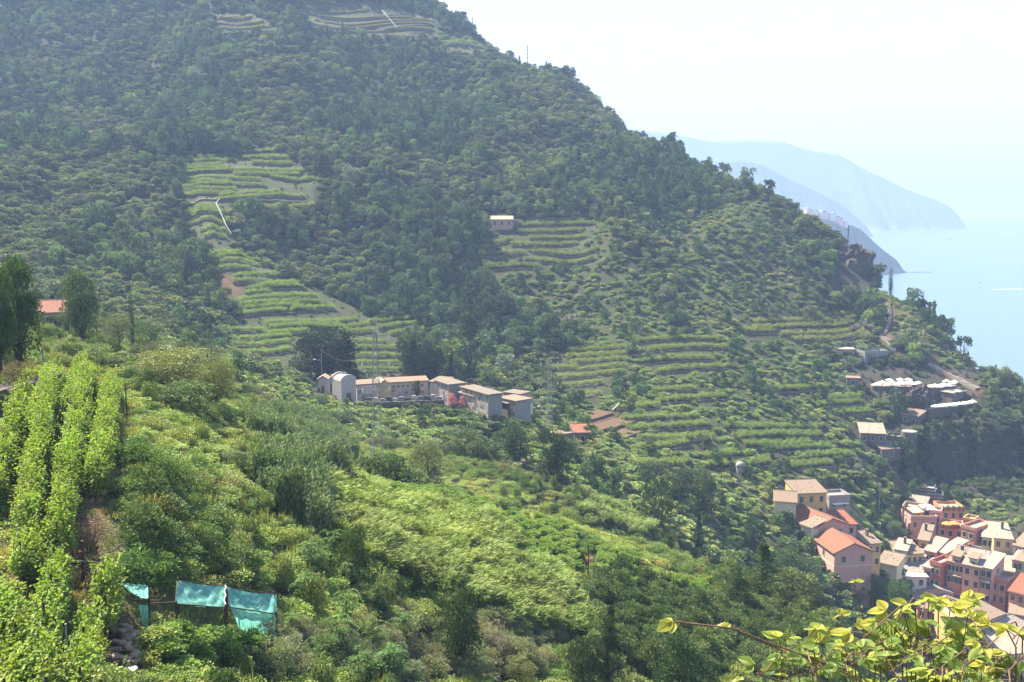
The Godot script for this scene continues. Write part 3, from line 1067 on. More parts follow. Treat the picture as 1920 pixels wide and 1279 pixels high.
# ---------------------------------------------------------------- the wooded mountain
func build_woodland() -> void:
	var found := []
	var low := Mass.new()
	var d := 178.0
	while d < 880.0:
		var s := 3.0 + d * 0.0014
		var q := -0.8
		while q < 0.8:
			var dd := d + rng.randf_range(-0.5, 0.5) * s
			var qq := q + rng.randf_range(-0.5, 0.5) * s / d
			q += s / d
			var p := Vector3(qq * dd, hq(qq, dd), -dd)
			if p.y < 2.0 or not seen_at(p, 6.0):
				continue
			var px := to_px(p)
			if px.x < -260.0 or px.x > 2180.0 or px.y < -160.0:
				continue
			var k := cover(p)
			var wet := broad.get_noise_2d(p.x / 60.0, p.z / 60.0)
			var age := fine.get_noise_2d(p.x / 26.0 + 40.0, p.z / 26.0)
			if k == 0:
				var big := rng.randf()
				var w := rng.randf_range(2.4, 4.6) * (1.15 + 0.7 * age)
				var patch := broad.get_noise_2d(p.x / 110.0 + 30.0, p.z / 110.0)
				var c := Color(0.092, 0.13, 0.044)
				var kind := "tree"
				var h := w * rng.randf_range(0.8, 1.2)
				if big > 0.9 - 0.12 * wet:
					w = rng.randf_range(5.0, 8.5)
					h = w * rng.randf_range(0.9, 1.25)
					c = Color(0.042, 0.066, 0.03)
				elif big < 0.025 + 0.1 * maxf(0.0, wet):
					kind = "pine"
					w = rng.randf_range(3.0, 5.0)
					h = w * rng.randf_range(1.5, 2.2)
					c = Color(0.032, 0.052, 0.027)
				elif big < 0.4:
					kind = "low"
					w *= 1.15
					h = w * 0.6
					c = Color(0.1, 0.12, 0.042)
				c = c.lerp(Color(0.135, 0.16, 0.046), clampf(wet * 0.9 + 0.18, 0.0, 0.65))
				if rng.randf() < 0.06:
					c = Color(0.14, 0.14, 0.095)
				if patch > 0.08:
					w *= 0.85
					h = w * 0.65
					c = c.lerp(Color(0.12, 0.13, 0.05), 0.5)
				elif patch < -0.15:
					c = c.lerp(Color(0.04, 0.068, 0.032), 0.6)
					h *= 1.25
				if dd < 232.0 and px.x > 540.0 and px.x < 1045.0:
					w *= 0.5
					h = w * 0.8
				if px.x > 1380.0 and px.x < 1660.0 and px.y > 860.0:
					w *= 0.6
					h *= 0.55
				if px.x > 1780.0:
					w *= 0.65
					h *= 0.6
				if p.y < 40.0:
					w *= 0.7
					h *= 0.7
				found.append([w * h / (dd * dd), kind, p - Vector3(0, h * 0.12, 0), w, h, tone(c, 0.45), px])
				for j in 2:
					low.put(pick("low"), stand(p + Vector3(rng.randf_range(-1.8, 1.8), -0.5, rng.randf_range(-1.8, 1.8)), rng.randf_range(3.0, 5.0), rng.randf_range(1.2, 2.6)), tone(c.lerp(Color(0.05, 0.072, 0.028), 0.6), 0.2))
			elif k == 5 or k == 8:
				var c := Color(0.122, 0.165, 0.048).lerp(Color(0.175, 0.185, 0.062), clampf(age + 0.2, 0.0, 1.0))
				for j in 3:
					var w := rng.randf_range(1.4, 3.4)
					var o := p + Vector3(rng.randf_range(-1.6, 1.6), 0, rng.randf_range(-1.6, 1.6))
					o.y = ground(o.x, o.z) - 0.2
					low.put(pick("low"), stand(o, w, w * rng.randf_range(0.28, 0.6)), tone(c, 0.3))
				if k == 5 and rng.randf() < 0.08 + 0.4 * maxf(0.0, wet):
					var w := rng.randf_range(2.6, 4.6)
					if dd < 232.0 and px.x > 540.0 and px.x < 1045.0:
						w *= 0.55
					if px.x > 1380.0 and px.x < 1660.0 and px.y > 860.0:
						w *= 0.7
					var h := w * rng.randf_range(0.8, 1.3)
					found.append([w * h / (dd * dd), "tree" if rng.randf() < 0.85 else "pine", p, w, h, tone(Color(0.065, 0.098, 0.034), 0.35), px])
			elif k == 3 and rng.randf() < 0.8:
				low.put(pick("low"), stand(p, rng.randf_range(1.0, 2.4), rng.randf_range(0.6, 1.6)), tone(Color(0.07, 0.08, 0.035), 0.3))
			elif k == 4 and rng.randf() < (0.75 if px.y < 1015.0 else 0.3):
				low.put(pick("low"), stand(p, rng.randf_range(1.0, 2.2), rng.randf_range(0.8, 1.6)), tone(Color(0.06, 0.085, 0.035), 0.3))
			elif k == 1 and rng.randf() < 0.5:
				low.put(pick("low"), stand(p, rng.randf_range(0.8, 1.8), rng.randf_range(0.3, 0.8)), tone(Color(0.12, 0.13, 0.05), 0.3))
		d += s
	for k in 1300:
		var p := hit(rng.randf_range(1700.0, 1960.0), rng.randf_range(760.0, 1000.0), 0.0, 250.0)
		if cover(p) == 3 and fine.get_noise_3d(p.x / 9.0, p.y / 12.0, 3.0) > -0.16:
			var w := rng.randf_range(0.8, 2.4)
			low.put(pick("low"), stand(p - Vector3(0, 0.3, 0), w, w * rng.randf_range(0.6, 1.1)), tone(Color(0.065, 0.085, 0.034), 0.35))
	found.sort_custom(func(a, b): return a[0] > b[0])
	var wood := Mass.new()
	var single := []
	for f in found:
		var px: Vector3 = f[6]
		if single.size() < 290 and px.x > 0 and px.x < 1920 and px.y > 0 and px.y < 1279 and seen_at(f[2], f[4]):
			single.append(f)
		else:
			wood.put(pick(f[1]), stand(f[2], f[3], f[4]), f[5])
	single.sort_custom(func(a, b): return a[6].x < b[6].x)
	var counts := {}
	for f in single:
		var px: Vector3 = f[6]
		var where := "in the terraced bowl"
		if px.x > 1500.0:
			where = "below the ridge rock" if px.y < 720.0 else "just above the village"
		elif px.x > 1180.0:
			where = "high in the bowl" if px.y < 700.0 else "above the orange roofs"
		elif px.x > 780.0:
			where = "below the lone hillside house" if px.y < 660.0 else "near the last burial blocks"
		elif px.x < 200.0:
			where = "behind the red roofed house" if px.y < 620.0 else "near the left edge olives"
		elif px.x < 440.0:
			where = "left of the mid slope vineyard"
		elif px.y > 690.0:
			where = "in the gardens below the cemetery"
		else:
			where = "around the mid slope vineyard"
		var bright: bool = f[5].g > 0.1
		var size := "broad" if f[3] > 5.0 else "small" if f[3] < 3.2 else "middling"
		var look: String = "%s %s %s" % [size, "light green" if bright else "dark green", {"tree": "rounded tree", "pine": "pointed conifer", "low": "spreading bush"}[f[1]]]
		var key := look + " " + where
		var n: int = counts.get(key, 0)
		counts[key] = n + 1
		var o := part({"tree": "hillside_tree", "pine": "hillside_conifer", "low": "hillside_bush"}[f[1]], pick(f[1]), tinted("leaf_far", f[5]), self, stand(f[2], f[3], f[4]))
		tag(o, "%s, %s from the left" % [key, ORD[mini(n, 29)]], "bush" if f[1] == "low" else "tree", "single trees and bushes " + where)
	commit(wood, "crowns", M.leaf_far, stuff("woodland", "dense green maquis wood covering the mountain side", "woodland"))
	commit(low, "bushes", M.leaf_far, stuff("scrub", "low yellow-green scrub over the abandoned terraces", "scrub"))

# ---------------------------------------------------------------- the near slope
func build_near_slope() -> void:
	var bramble := Mass.new()
	var reeds := Mass.new()
	var canopy := Mass.new()
	var grass := Mass.new()
	var olive := Mass.new()
	var wood := Mass.new()
	var d := 26.0
	while d < 175.0:
		var s := 0.95 + d * 0.004
		var q := -0.7
		while q < 0.62:
			var dd := d + rng.randf_range(-0.5, 0.5) * s
			var qq := q + rng.randf_range(-0.5, 0.5) * s / d
			q += s / d
			var p := Vector3(qq * dd, hq(qq, dd), -dd)
			if not seen_at(p, 3.0):
				continue
			var px := to_px(p)
			if px.x < -260.0 or px.x > 1900.0 or px.y > 1420.0:
				continue
			var k := cover(p)
			var wet := broad.get_noise_2d(p.x / 22.0, p.z / 22.0)
			var age := fine.get_noise_2d(p.x / 7.0 + 40.0, p.z / 7.0)
			match k:
				9:
					var w := rng.randf_range(1.7, 3.3)
					var c := Color(0.148, 0.19, 0.044).lerp(Color(0.072, 0.112, 0.032), clampf(0.3 + wet * 2.2, 0.0, 1.0)).lerp(Color(0.23, 0.19, 0.075), clampf(age * 1.2 - 0.2, 0.0, 0.45))
					bramble.put(pick("thicket"), stand(p + Vector3(0, -0.25 + 0.35 * age, 0), w, w * rng.randf_range(0.36, 0.62) * (1.0 + wet)), tone(c, 0.12))
					if rng.randf() < 0.35:
						bramble.put(pick("grass"), stand(p + Vector3(0, 0.3, 0), 1.2, rng.randf_range(1.6, 2.6)), tone(Color(0.17, 0.18, 0.055), 0.25))
					if rng.randf() < 0.03 + 0.05 * maxf(wet, 0.0):
						var b := rng.randf_range(1.4, 2.8)
						bramble.put(pick("bush"), stand(p, b, b * rng.randf_range(0.7, 1.2)), tone(Color(0.06, 0.09, 0.03), 0.35))
					if rng.randf() < 0.025:
						reeds.put(pick("cane"), stand(p, 1.2, rng.randf_range(1.6, 2.6)), tone(Color(0.14, 0.165, 0.05), 0.2))
				6:
					var lean: bool = px.x > 600.0 and px.y > 920.0
					var h := rng.randf_range(1.3, 2.1) if lean else rng.randf_range(2.5, 3.8)
					var c := Color(0.145, 0.188, 0.05) if lean else Color(0.1, 0.135, 0.06)
					for j in 2:
						var o := p + Vector3(rng.randf_range(-0.5, 0.5), 0, rng.randf_range(-0.5, 0.5))
						var yaw := rng.randf_range(-0.9, 0.6) if lean else rng.randf_range(0.0, TAU)
						if lean and rng.randf() < 0.17:
							bramble.put(pick("bush"), stand(o, rng.randf_range(1.2, 2.2), rng.randf_range(1.0, 2.2)), tone(Color(0.09, 0.125, 0.036), 0.25))
							continue
						reeds.put(pick("reed" if lean else "cane"), Transform3D(Basis(Vector3.UP, yaw).scaled(Vector3(1.9, h, 1.9)), o), tone(c.lerp(Color(0.09, 0.12, 0.04), clampf(wet + 0.2, 0.0, 0.8)), 0.2))
				7:
					var w := rng.randf_range(1.4, 2.0)
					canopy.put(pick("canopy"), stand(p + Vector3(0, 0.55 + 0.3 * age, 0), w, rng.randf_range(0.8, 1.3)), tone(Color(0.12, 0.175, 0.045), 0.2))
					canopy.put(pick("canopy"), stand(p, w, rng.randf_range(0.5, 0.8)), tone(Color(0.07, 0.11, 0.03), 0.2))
				8, 2:
					for j in (3 if k == 8 else 1):
						var o := p + Vector3(rng.randf_range(-0.5, 0.5), 0, rng.randf_range(-0.5, 0.5))
						o.y = ground(o.x, o.z)
						grass.put(pick("grass"), stand(o, rng.randf_range(0.6, 1.2), rng.randf_range(0.4, 1.0)), tone(Color(0.14, 0.15, 0.05).lerp(Color(0.3, 0.24, 0.11), clampf(0.35 + age * 1.5, 0.0, 1.0)), 0.25))
				5:
					var w := rng.randf_range(1.4, 2.6)
					olive.put(pick("olive"), stand(p - Vector3(0, 0.1, 0), w, w * rng.randf_range(0.7, 1.0)), tone(Color(0.11, 0.125, 0.065).lerp(Color(0.14, 0.135, 0.085), clampf(age + 0.2, 0.0, 1.0)), 0.25))
				0:
					var w := rng.randf_range(1.6, 3.2)
					wood.put(pick("bush"), stand(p - Vector3(0, 0.2, 0), w, w * rng.randf_range(0.8, 1.3)), tone(Color(0.06, 0.085, 0.03).lerp(Color(0.1, 0.12, 0.045), clampf(wet + 0.3, 0.0, 1.0)), 0.3))
		d += s
	commit(bramble, "bushes", M.leaf, stuff("thicket", "tangled green thicket of brambles and shrubs on the near slope", "thicket"))
	commit(reeds, "stems", M.leaf, stuff("cane_bed", "pale yellow-green giant canes leaning down the near slope", "canes"))
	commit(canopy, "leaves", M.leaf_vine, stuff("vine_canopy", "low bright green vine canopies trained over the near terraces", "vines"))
	commit(grass, "tufts", M.leaf, stuff("grass", "straw coloured and green grass between the vine rows", "grass"))
	commit(olive, "bushes", M.leaf, stuff("heath", "grey-green olive and heath bushes along the bottom edge", "bushes"))
	commit(wood, "bushes", M.leaf, stuff("undergrowth", "dark green bushes on the slope down to the village", "bushes"))

# ---------------------------------------------------------------- trees that stand out
func root_at(px: float, d: float) -> Vector3:
	var q := (px - 960.0) / F / 0.985
	return Vector3(q * d, hq(q, d), -d)

func build_trees() -> void:
	var T := [  # name, label, category, column, distance, top, width in pixels, form, colour, bare trunk share, group
		["pine_tree", "dark tall pine cut by the left edge of the picture", -12, 90, 425, 74, "bigcone", Color(0.035, 0.06, 0.022), 0.1],
		["broadleaf_tree", "big dark rounded tree at the left edge above the vine rows", 40, 84, 500, 92, "bigcrown", Color(0.036, 0.062, 0.02), 0.05],
		["broadleaf_tree", "dark tree behind the left edge pine, half hidden", 2, 80, 520, 62, "bigcrown", Color(0.03, 0.055, 0.02), 0.05],
		["broadleaf_tree", "tall grey-green tree right of the red roofed house", 158, 132, 517, 74, "bigcrown", Color(0.06, 0.085, 0.045), 0.12],
		["cypress_tree", "slim dark cypress standing alone right of the red roofed house", 253, 160, 563, 17, "bigcolumn", Color(0.03, 0.05, 0.025), 0.03],
		["fig_tree", "broad yellow-green tree above the cane clump", 318, 104, 655, 150, "figcrown", Color(0.12, 0.132, 0.034), 0.2],
		["fig_tree", "smaller yellow-green tree right of the broad one", 402, 112, 672, 84, "figcrown", Color(0.11, 0.122, 0.034), 0.2],
		["evergreen_bush", "dark bush with bright top on the crest left of the canes", 345, 88, 722, 120, "bigcrown", Color(0.055, 0.085, 0.026), 0.0],
		["evergreen_bush", "dark bush at the right edge of the vine rows", 285, 86, 770, 80, "bigcrown", Color(0.06, 0.085, 0.03), 0.0],
		["evergreen_bush", "wide dark green bush right of the cane clump", 745, 116, 843, 105, "bush", Color(0.055, 0.08, 0.03), 0.0],
		["evergreen_bush", "dark bush at the foot of the large lattice mast", 690, 112, 850, 80, "bush", Color(0.06, 0.085, 0.032), 0.0],
		["olive_tree", "grey-green rounded tree right of the lattice mast foot", 800, 122, 822, 76, "olive", Color(0.1, 0.115, 0.055), 0.15],
		["evergreen_bush", "bright green upright shrub left of the canes end", 520, 84, 862, 40, "bush", Color(0.13, 0.17, 0.045), 0.0],
		["evergreen_bush", "bright green upright shrub on the crest under the canes", 600, 88, 868, 46, "bush", Color(0.12, 0.165, 0.045), 0.0],
		["evergreen_bush", "dark hollow bush in the thicket above the net shelter", 288, 53, 935, 105, "bigcrown", Color(0.04, 0.06, 0.022), 0.0],
		["evergreen_bush", "dark round bush in the thicket, below the broad yellow-green tree", 425, 76, 878, 80, "bigcrown", Color(0.045, 0.07, 0.024), 0.0],
		["evergreen_bush", "dark shrub beside the feathery young trees", 655, 64, 1000, 70, "bigcrown", Color(0.045, 0.07, 0.028), 0.0],
		["evergreen_bush", "dark bush hollow under the leaning canes", 855, 62, 1120, 90, "bigcrown", Color(0.035, 0.055, 0.022), 0.0],
		["cedar_tree", "large spreading dark tree left of the white chapel", 612, 268, 620, 122, "densecrown", Color(0.014, 0.024, 0.011), 0.0],
		["cedar_tree", "dark pointed tree touching the spreading tree by the chapel", 652, 264, 630, 62, "densecone", Color(0.014, 0.023, 0.011), 0.0],
		["cypress_tree", "pointed dark cypress behind the long pink roof", 776, 276, 638, 54, "densecone", Color(0.014, 0.023, 0.011), 0.0],
		["cypress_tree", "full dark conifer right of the pointed cypress", 806, 274, 650, 64, "densecrown", Color(0.014, 0.023, 0.011), 0.0],
		["cypress_tree", "small dark conifer above the first burial block", 846, 272, 665, 30, "densecone", Color(0.018, 0.028, 0.014), 0.0],
		["evergreen_bush", "dark clipped tree among the graves under the long roof", 781, 238, 716, 15, "bigcrown", Color(0.05, 0.06, 0.02), 0.2],
		["evergreen_bush", "round dark bush left of the front burial block", 812, 238, 730, 12, "bigcrown", Color(0.03, 0.045, 0.02), 0.0],
		["oleander", "pink flowering oleander in front of the burial blocks", 848, 224, 735, 18, "bush", Color(0.36, 0.16, 0.19), 0.25],
		["oleander", "smaller pink oleander right of the flowering one", 866, 224, 741, 13, "bush", Color(0.34, 0.16, 0.19), 0.2],
		["bougainvillea", "red flowering shrub on the garden hedge left of the cedar", 455, 250, 662, 28, "bush", Color(0.42, 0.05, 0.07), 0.0],
		["bougainvillea", "red flowering shrub lower in the terraced garden", 487, 222, 722, 36, "bush", Color(0.38, 0.06, 0.1), 0.0],
		["bougainvillea", "dull red shrub right of the lower red shrub", 535, 228, 718, 34, "bush", Color(0.28, 0.07, 0.07), 0.0],
		["bougainvillea", "purple flowering bush on the seaward slope", 1775, 372, 615, 16, "bush", Color(0.4, 0.06, 0.24), 0.0],
		["bougainvillea", "purple bush low beside the village gardens", 1680, 205, 1118, 18, "bush", Color(0.4, 0.05, 0.25), 0.0],
		["clipped_tree", "dark clipped rounded hedge tree below the red shrub", 446, 248, 668, 40, "bigcrown", Color(0.03, 0.045, 0.022), 0.0],
		["cypress_tree", "small cypress on the far ridge line, highest of the ridge cypresses", 1396, 462, 340, 9, "bigcolumn", Color(0.03, 0.05, 0.026), 0.0],
		["cypress_tree", "cypress on the ridge line where the hilltop village shows behind", 1490, 440, 398, 11, "bigcolumn", Color(0.03, 0.05, 0.026), 0.0],
		["cypress_tree", "cypress just left of the ridge cypress before the far village", 1474, 440, 392, 11, "bigcolumn", Color(0.03, 0.05, 0.026), 0.0],
		["cypress_tree", "slim cypress on the wooded crest left of the rock", 1520, 432, 420, 11, "bigcolumn", Color(0.03, 0.05, 0.026), 0.0],
		["cypress_tree", "dark cypress standing against the sea right of the rock", 1671, 378, 499, 14, "bigcolumn", Color(0.028, 0.048, 0.024), 0.0],
		["cypress_tree", "thin cypress against the sea on the lower skyline", 1733, 384, 550, 8, "bigcolumn", Color(0.028, 0.048, 0.024), 0.0],
		["cypress_tree", "dark cypress on the slope under the ridge rock", 1512, 410, 470, 14, "bigcolumn", Color(0.03, 0.05, 0.026), 0.0],
		["umbrella_pine", "umbrella pine on the skyline right of the rock", 1646, 384, 492, 34, "umbrella", Color(0.04, 0.06, 0.03), 0.0],
		["umbrella_pine", "umbrella pine on the skyline above the sea", 1742, 380, 563, 32, "umbrella", Color(0.04, 0.06, 0.03), 0.0],
		["umbrella_pine", "pine crown at the end of the seaward skyline", 1816, 366, 610, 28, "umbrella", Color(0.045, 0.065, 0.03), 0.0],
		["garden_tree", "round green tree in the gardens below the pink terrace house", 1668, 258, 966, 34, "bigcrown", Color(0.05, 0.08, 0.03), 0.1],
		["garden_tree", "green tree right of the tree below the pink terrace house", 1690, 255, 978, 36, "bigcrown", Color(0.06, 0.09, 0.04), 0.1],
		["garden_tree", "dark green tree filling the gap right of the big pink gable", 1662, 206, 1086, 34, "bigcrown", Color(0.05, 0.085, 0.03), 0.05],
		["garden_tree", "bright green tree before the white flat building", 1706, 202, 1096, 46, "bigcrown", Color(0.07, 0.11, 0.035), 0.05],
		["garden_tree", "small green tree under the ochre chimney house", 1717, 262, 994, 24, "bigcrown", Color(0.05, 0.085, 0.03), 0.1],
		["palm_tree", "palm-like green shrub left of the garden trees", 1625, 262, 952, 32, "frond", Color(0.06, 0.09, 0.045), 0.0],
		["conifer_tree", "dark ragged conifer at the bottom edge right of the heath", 1150, 62, 1135, 90, "bigcone", Color(0.035, 0.05, 0.026), 0.05],
		["conifer_tree", "low dark tree left of the bottom edge conifer", 1105, 62, 1205, 80, "bigcrown", Color(0.035, 0.05, 0.024), 0.0],
		["evergreen_bush", "round dark bush at the bottom edge under the bramble tip", 1290, 72, 1195, 105, "bigcrown", Color(0.04, 0.065, 0.022), 0.0],
		["conifer_tree", "tall dark pine left of the orange roofs, in the near slope", 1442, 112, 1020, 110, "bigcone", Color(0.045, 0.075, 0.028), 0.05],
		["conifer_tree", "dark pine left of the tall pine on the near slope", 1395, 105, 1060, 90, "bigcone", Color(0.045, 0.07, 0.028), 0.05],
		["broadleaf_tree", "olive-green tree right of the tall near pine", 1510, 112, 1075, 90, "bigcrown", Color(0.085, 0.1, 0.04), 0.05],
		["broadleaf_tree", "rounded dark tree left of the big pink gable", 1490, 196, 1030, 60, "bigcrown", Color(0.05, 0.085, 0.032), 0.0],
		["broadleaf_tree", "very dark tree below the long orange roof", 1425, 205, 975, 44, "bigcrown", Color(0.03, 0.055, 0.022), 0.0],
		["broadleaf_tree", "green bushy tree under the pink gable wall", 1530, 196, 1050, 60, "bigcrown", Color(0.06, 0.09, 0.036), 0.0],
		["ivy_tree", "dark ivy covered trunk on the bank below the last burial block", 1035, 172, 812, 60, "bigcrown", Color(0.035, 0.055, 0.024), 0.0],
		["ivy_tree", "dark tall tree on the bank, left of the ivy covered one", 972, 180, 800, 56, "bigcrown", Color(0.04, 0.065, 0.026), 0.0],
		["ivy_tree", "dark tree below the pink oleander", 880, 190, 808, 56, "bigcrown", Color(0.045, 0.075, 0.03), 0.0],
		["ivy_tree", "rounded dark tree under the cemetery wall", 830, 196, 808, 56, "bigcrown", Color(0.05, 0.08, 0.032), 0.0],
		["garden_tree", "green tree in the gardens left of the lattice mast", 640, 196, 770, 60, "bigcrown", Color(0.06, 0.095, 0.034), 0.0],
		["garden_tree", "green tree in front of the white chapel", 598, 208, 742, 44, "bigcrown", Color(0.06, 0.095, 0.034), 0.0],
		["hedge_tree", "long dark tree row across the bowl, left end", 1230, 202, 868, 60, "bigcrown", Color(0.04, 0.065, 0.03), 0.0],
		["hedge_tree", "long dark tree row across the bowl, middle", 1280, 204, 880, 60, "bigcrown", Color(0.04, 0.065, 0.03), 0.0],
		["hedge_tree", "long dark tree row across the bowl, right end", 1325, 206, 895, 54, "bigcrown", Color(0.04, 0.065, 0.03), 0.0],
	]
	for e in T:
		var d: float = e[3]
		var p := root_at(e[2], d)
		if d > 355.0:
			p = crest_at(e[2], d - 12.0)
			d = -p.z
		var tall := maxf(1.0, EYE + slope(e[4]) * d - p.y)
		if d > 350.0:
			tall = minf(tall, 10.0)
		var w: float = e[5] / F * d
		var o := tree(e[0], e[1], "bush" if e[0] in ["evergreen_bush", "bougainvillea", "oleander"] else "tree", p, e[6], w * 1.08, tall * (1.0 if e[6] != "canopy" else 1.25), e[7], tall * float(e[8]))
		o.set_meta("seen", true)
	# olives and loose trees behind the vine rows
	var look := ["silvery", "dusty grey-green", "pale grey-green", "dull green"]
	var k := 0
	for s in [[140, 118, 640], [190, 122, 652], [232, 112, 668], [262, 128, 640], [300, 140, 636], [348, 148, 634], [210, 98, 690], [250, 96, 704], [120, 100, 668], [395, 160, 640], [180, 140, 615], [228, 150, 590], [205, 165, 588], [285, 165, 600]]:
		var p := root_at(s[0], s[1])
		var tall := maxf(2.0, EYE + slope(s[2]) * s[1] - p.y)
		tree("olive_tree", "%s olive tree behind the near vine rows, planted %s of the grove" % [look[k % 4], ORD[k]], "tree", p, "olive", maxf(3.2, tall * 0.9), tall, tone(Color(0.085, 0.1, 0.05) if k < 10 else Color(0.075, 0.1, 0.04), 0.15), tall * 0.15, "olive trees behind the near vine rows")
		k += 1
	# feathery young trees on the near slope
	k = 0
	for s in [[575, 62, 990], [612, 66, 975], [650, 63, 985], [700, 62, 1035], [690, 56, 1100], [560, 57, 1062], [622, 54, 1120], [742, 60, 1085], [590, 50, 1165], [660, 51, 1170], [530, 52, 1150], [720, 54, 1150], [640, 58, 1060]]:
		var p := root_at(s[0], s[1])
		var tall := clampf(EYE + slope(s[2]) * s[1] - p.y, 1.8, 3.0)
		var t := thing("feathery_tree", "young tree with long feathered leaves on the near slope, %s of its group" % ORD[k], "tree", p, rng.randf_range(0, TAU), "feathery young trees on the near slope")
		part("trunk", bar(Vector3(0, -0.3, 0), Vector3(0, tall * 0.75, 0), 0.05, 6, 0.02), M.bark, t)
		part("crown", pick("frond"), tinted("leaf_frond", tone(Color(0.06, 0.1, 0.035), 0.25)), t, Transform3D(Basis.from_scale(Vector3(tall * 0.95, tall, tall * 0.95)), Vector3.ZERO))
		k += 1

# ---------------------------------------------------------------- buildings
# the frame of a front wall given by the two ends of its eave in the photograph and its height over the ground
func facade(xl: float, yl: float, xr: float, yr: float, h: float) -> Array:
	var g := hit((xl + xr) * 0.5, (yl + yr) * 0.5, h)
	var alt := g.y + h
	var a := at_height(xl, yl, alt)
	var b := at_height(xr, yr, alt)
	var along := (b - a)
	along.y = 0.0
	var w := along.length()
	along = along / w
	var out := Vector3(-along.z, 0, along.x)
	var mid := (a + b) * 0.5
	mid.y = g.y
	return [mid, atan2(-along.z, along.x), w, out]

var window_sets := {}
func window_meshes(w: float, h: float) -> Array:
	var key := "%.2f %.2f" % [w, h]
	if not window_sets.has(key):
		var f := st_new()
		bx(f, Vector3(-w / 2 - 0.08, -0.1, 0), Vector3(w / 2 + 0.08, 0, 0.1))
		bx(f, Vector3(-w / 2 - 0.07, h, 0), Vector3(w / 2 + 0.07, h + 0.07, 0.07))
		bx(f, Vector3(-w / 2 - 0.07, 0, 0), Vector3(-w / 2, h, 0.07))
		bx(f, Vector3(w / 2, 0, 0), Vector3(w / 2 + 0.07, h, 0.07))
		var s := st_new()
		for side in [-1.0, 1.0]:
			for k in 5:
				bx(s, Vector3(side * w * 0.25 - w * 0.21, h * 0.2 * k + 0.02, 0.02), Vector3(side * w * 0.25 + w * 0.21, h * 0.2 * (k + 1) - 0.03, 0.07))
		window_sets[key] = [done(f), box(Vector3(-w / 2, 0, 0), Vector3(w / 2, h, 0.02)), done(s)]
	return window_sets[key]

func windows(o: Node3D, cols: int, rows: int, at: Transform3D, wide: float, top: float, storey: float, style: int, ww := 0.95, wh := 1.45) -> void:
	var set_ := window_meshes(ww, wh)
	for r in rows:
		for c in cols:
			var x := (float(c) + 0.5) / cols * wide - wide * 0.5
			var y := top - storey * r - 0.75 - wh
			var win := part("window", set_[0], M.trim, o, at * Transform3D(Basis(), Vector3(x, y, 0.0)))
			var shut := style == 1 and rng.randf() < 0.45 or style == 2
			if shut:
				part("shutter", set_[2], M.shutter_green if style == 1 else M.shutter_brown, win)
			else:
				part("pane", set_[1], M.dark, win, Transform3D(Basis(), Vector3(0, 0, 0.005)))

func roof_on(o: Node3D, kind: String, w: float, dep: float, h: float, rise: float, m: Material) -> void:
	var e := 0.3
	match kind:
		"flat":
			var st := st_new()
			bx(st, Vector3(-w / 2 - 0.1, h, -dep - 0.1), Vector3(w / 2 + 0.1, h + 0.25, 0.1))
			part("roof", done(st), m, o)
			var p := st_new()
			bx(p, Vector3(-w / 2 - 0.1, h + 0.25, -0.12), Vector3(w / 2 + 0.1, h + 1.0, 0.1))
			bx(p, Vector3(-w / 2 - 0.1, h + 0.25, -dep - 0.1), Vector3(-w / 2 + 0.12, h + 0.98, -0.12))
			bx(p, Vector3(w / 2 - 0.12, h + 0.25, -dep - 0.1), Vector3(w / 2 + 0.1, h + 0.98, -0.12))
			bx(p, Vector3(-w / 2 + 0.12, h + 0.25, -dep - 0.1), Vector3(w / 2 - 0.12, h + 0.96, -dep + 0.12))
			part("parapet", done(p), o.get_meta("wall_mat"), o)
		"slab":
			part("roof", box(Vector3(-w / 2 - 0.35, h, -dep - 0.35), Vector3(w / 2 + 0.35, h + 0.22, 0.4)), m, o)
		"gable":
			var st := st_new()
			var t := Transform3D(Basis(Vector3.UP, PI / 2), Vector3.ZERO)
			var a := Vector2(-e, h - 0.06)
			var b := Vector2(dep / 2, h + rise)
			var c := Vector2(dep + e, h - 0.06)
			prism(st, PackedVector2Array([a, b, c, c + Vector2(0, 0.22), b + Vector2(0, 0.24), a + Vector2(0, 0.22)]), -w / 2 - e, w / 2 + e, t)
			part("roof", done(st), m, o)
			var g := st_new()
			prism(g, PackedVector2Array([Vector2(0, h), Vector2(dep, h), Vector2(dep / 2, h + rise - 0.04)]), -w / 2 + 0.01, w / 2 - 0.01, t)
			part("gable", done(g), o.get_meta("wall_mat"), o)
		"front":
			var st := st_new()
			var a := Vector2(-w / 2 - e, h - 0.06)
			var b := Vector2(0, h + rise)
			var c := Vector2(w / 2 + e, h - 0.06)
			prism(st, PackedVector2Array([a, b, c, c + Vector2(0, 0.22), b + Vector2(0, 0.24), a + Vector2(0, 0.22)]), -dep - e, e)
			part("roof", done(st), m, o)
			var g := st_new()
			prism(g, PackedVector2Array([Vector2(-w / 2, h), Vector2(w / 2, h), Vector2(0, h + rise - 0.04)]), -dep + 0.01, -0.01)
			part("gable", done(g), o.get_meta("wall_mat"), o)
		"mono":
			var st := st_new()
			var t := Transform3D(Basis(Vector3.UP, PI / 2), Vector3.ZERO)
			var a := Vector2(-e, h - 0.06)
			var b := Vector2(dep + e, h + rise)
			prism(st, PackedVector2Array([a, b, b + Vector2(0, 0.22), a + Vector2(0, 0.22)]), -w / 2 - e, w / 2 + e, t)
			part("roof", done(st), m, o)
			var g := st_new()
			prism(g, PackedVector2Array([Vector2(0, h), Vector2(dep, h), Vector2(dep, h + rise - 0.12)]), -w / 2 + 0.01, w / 2 - 0.01, t)
			part("gable", done(g), o.get_meta("wall_mat"), o)

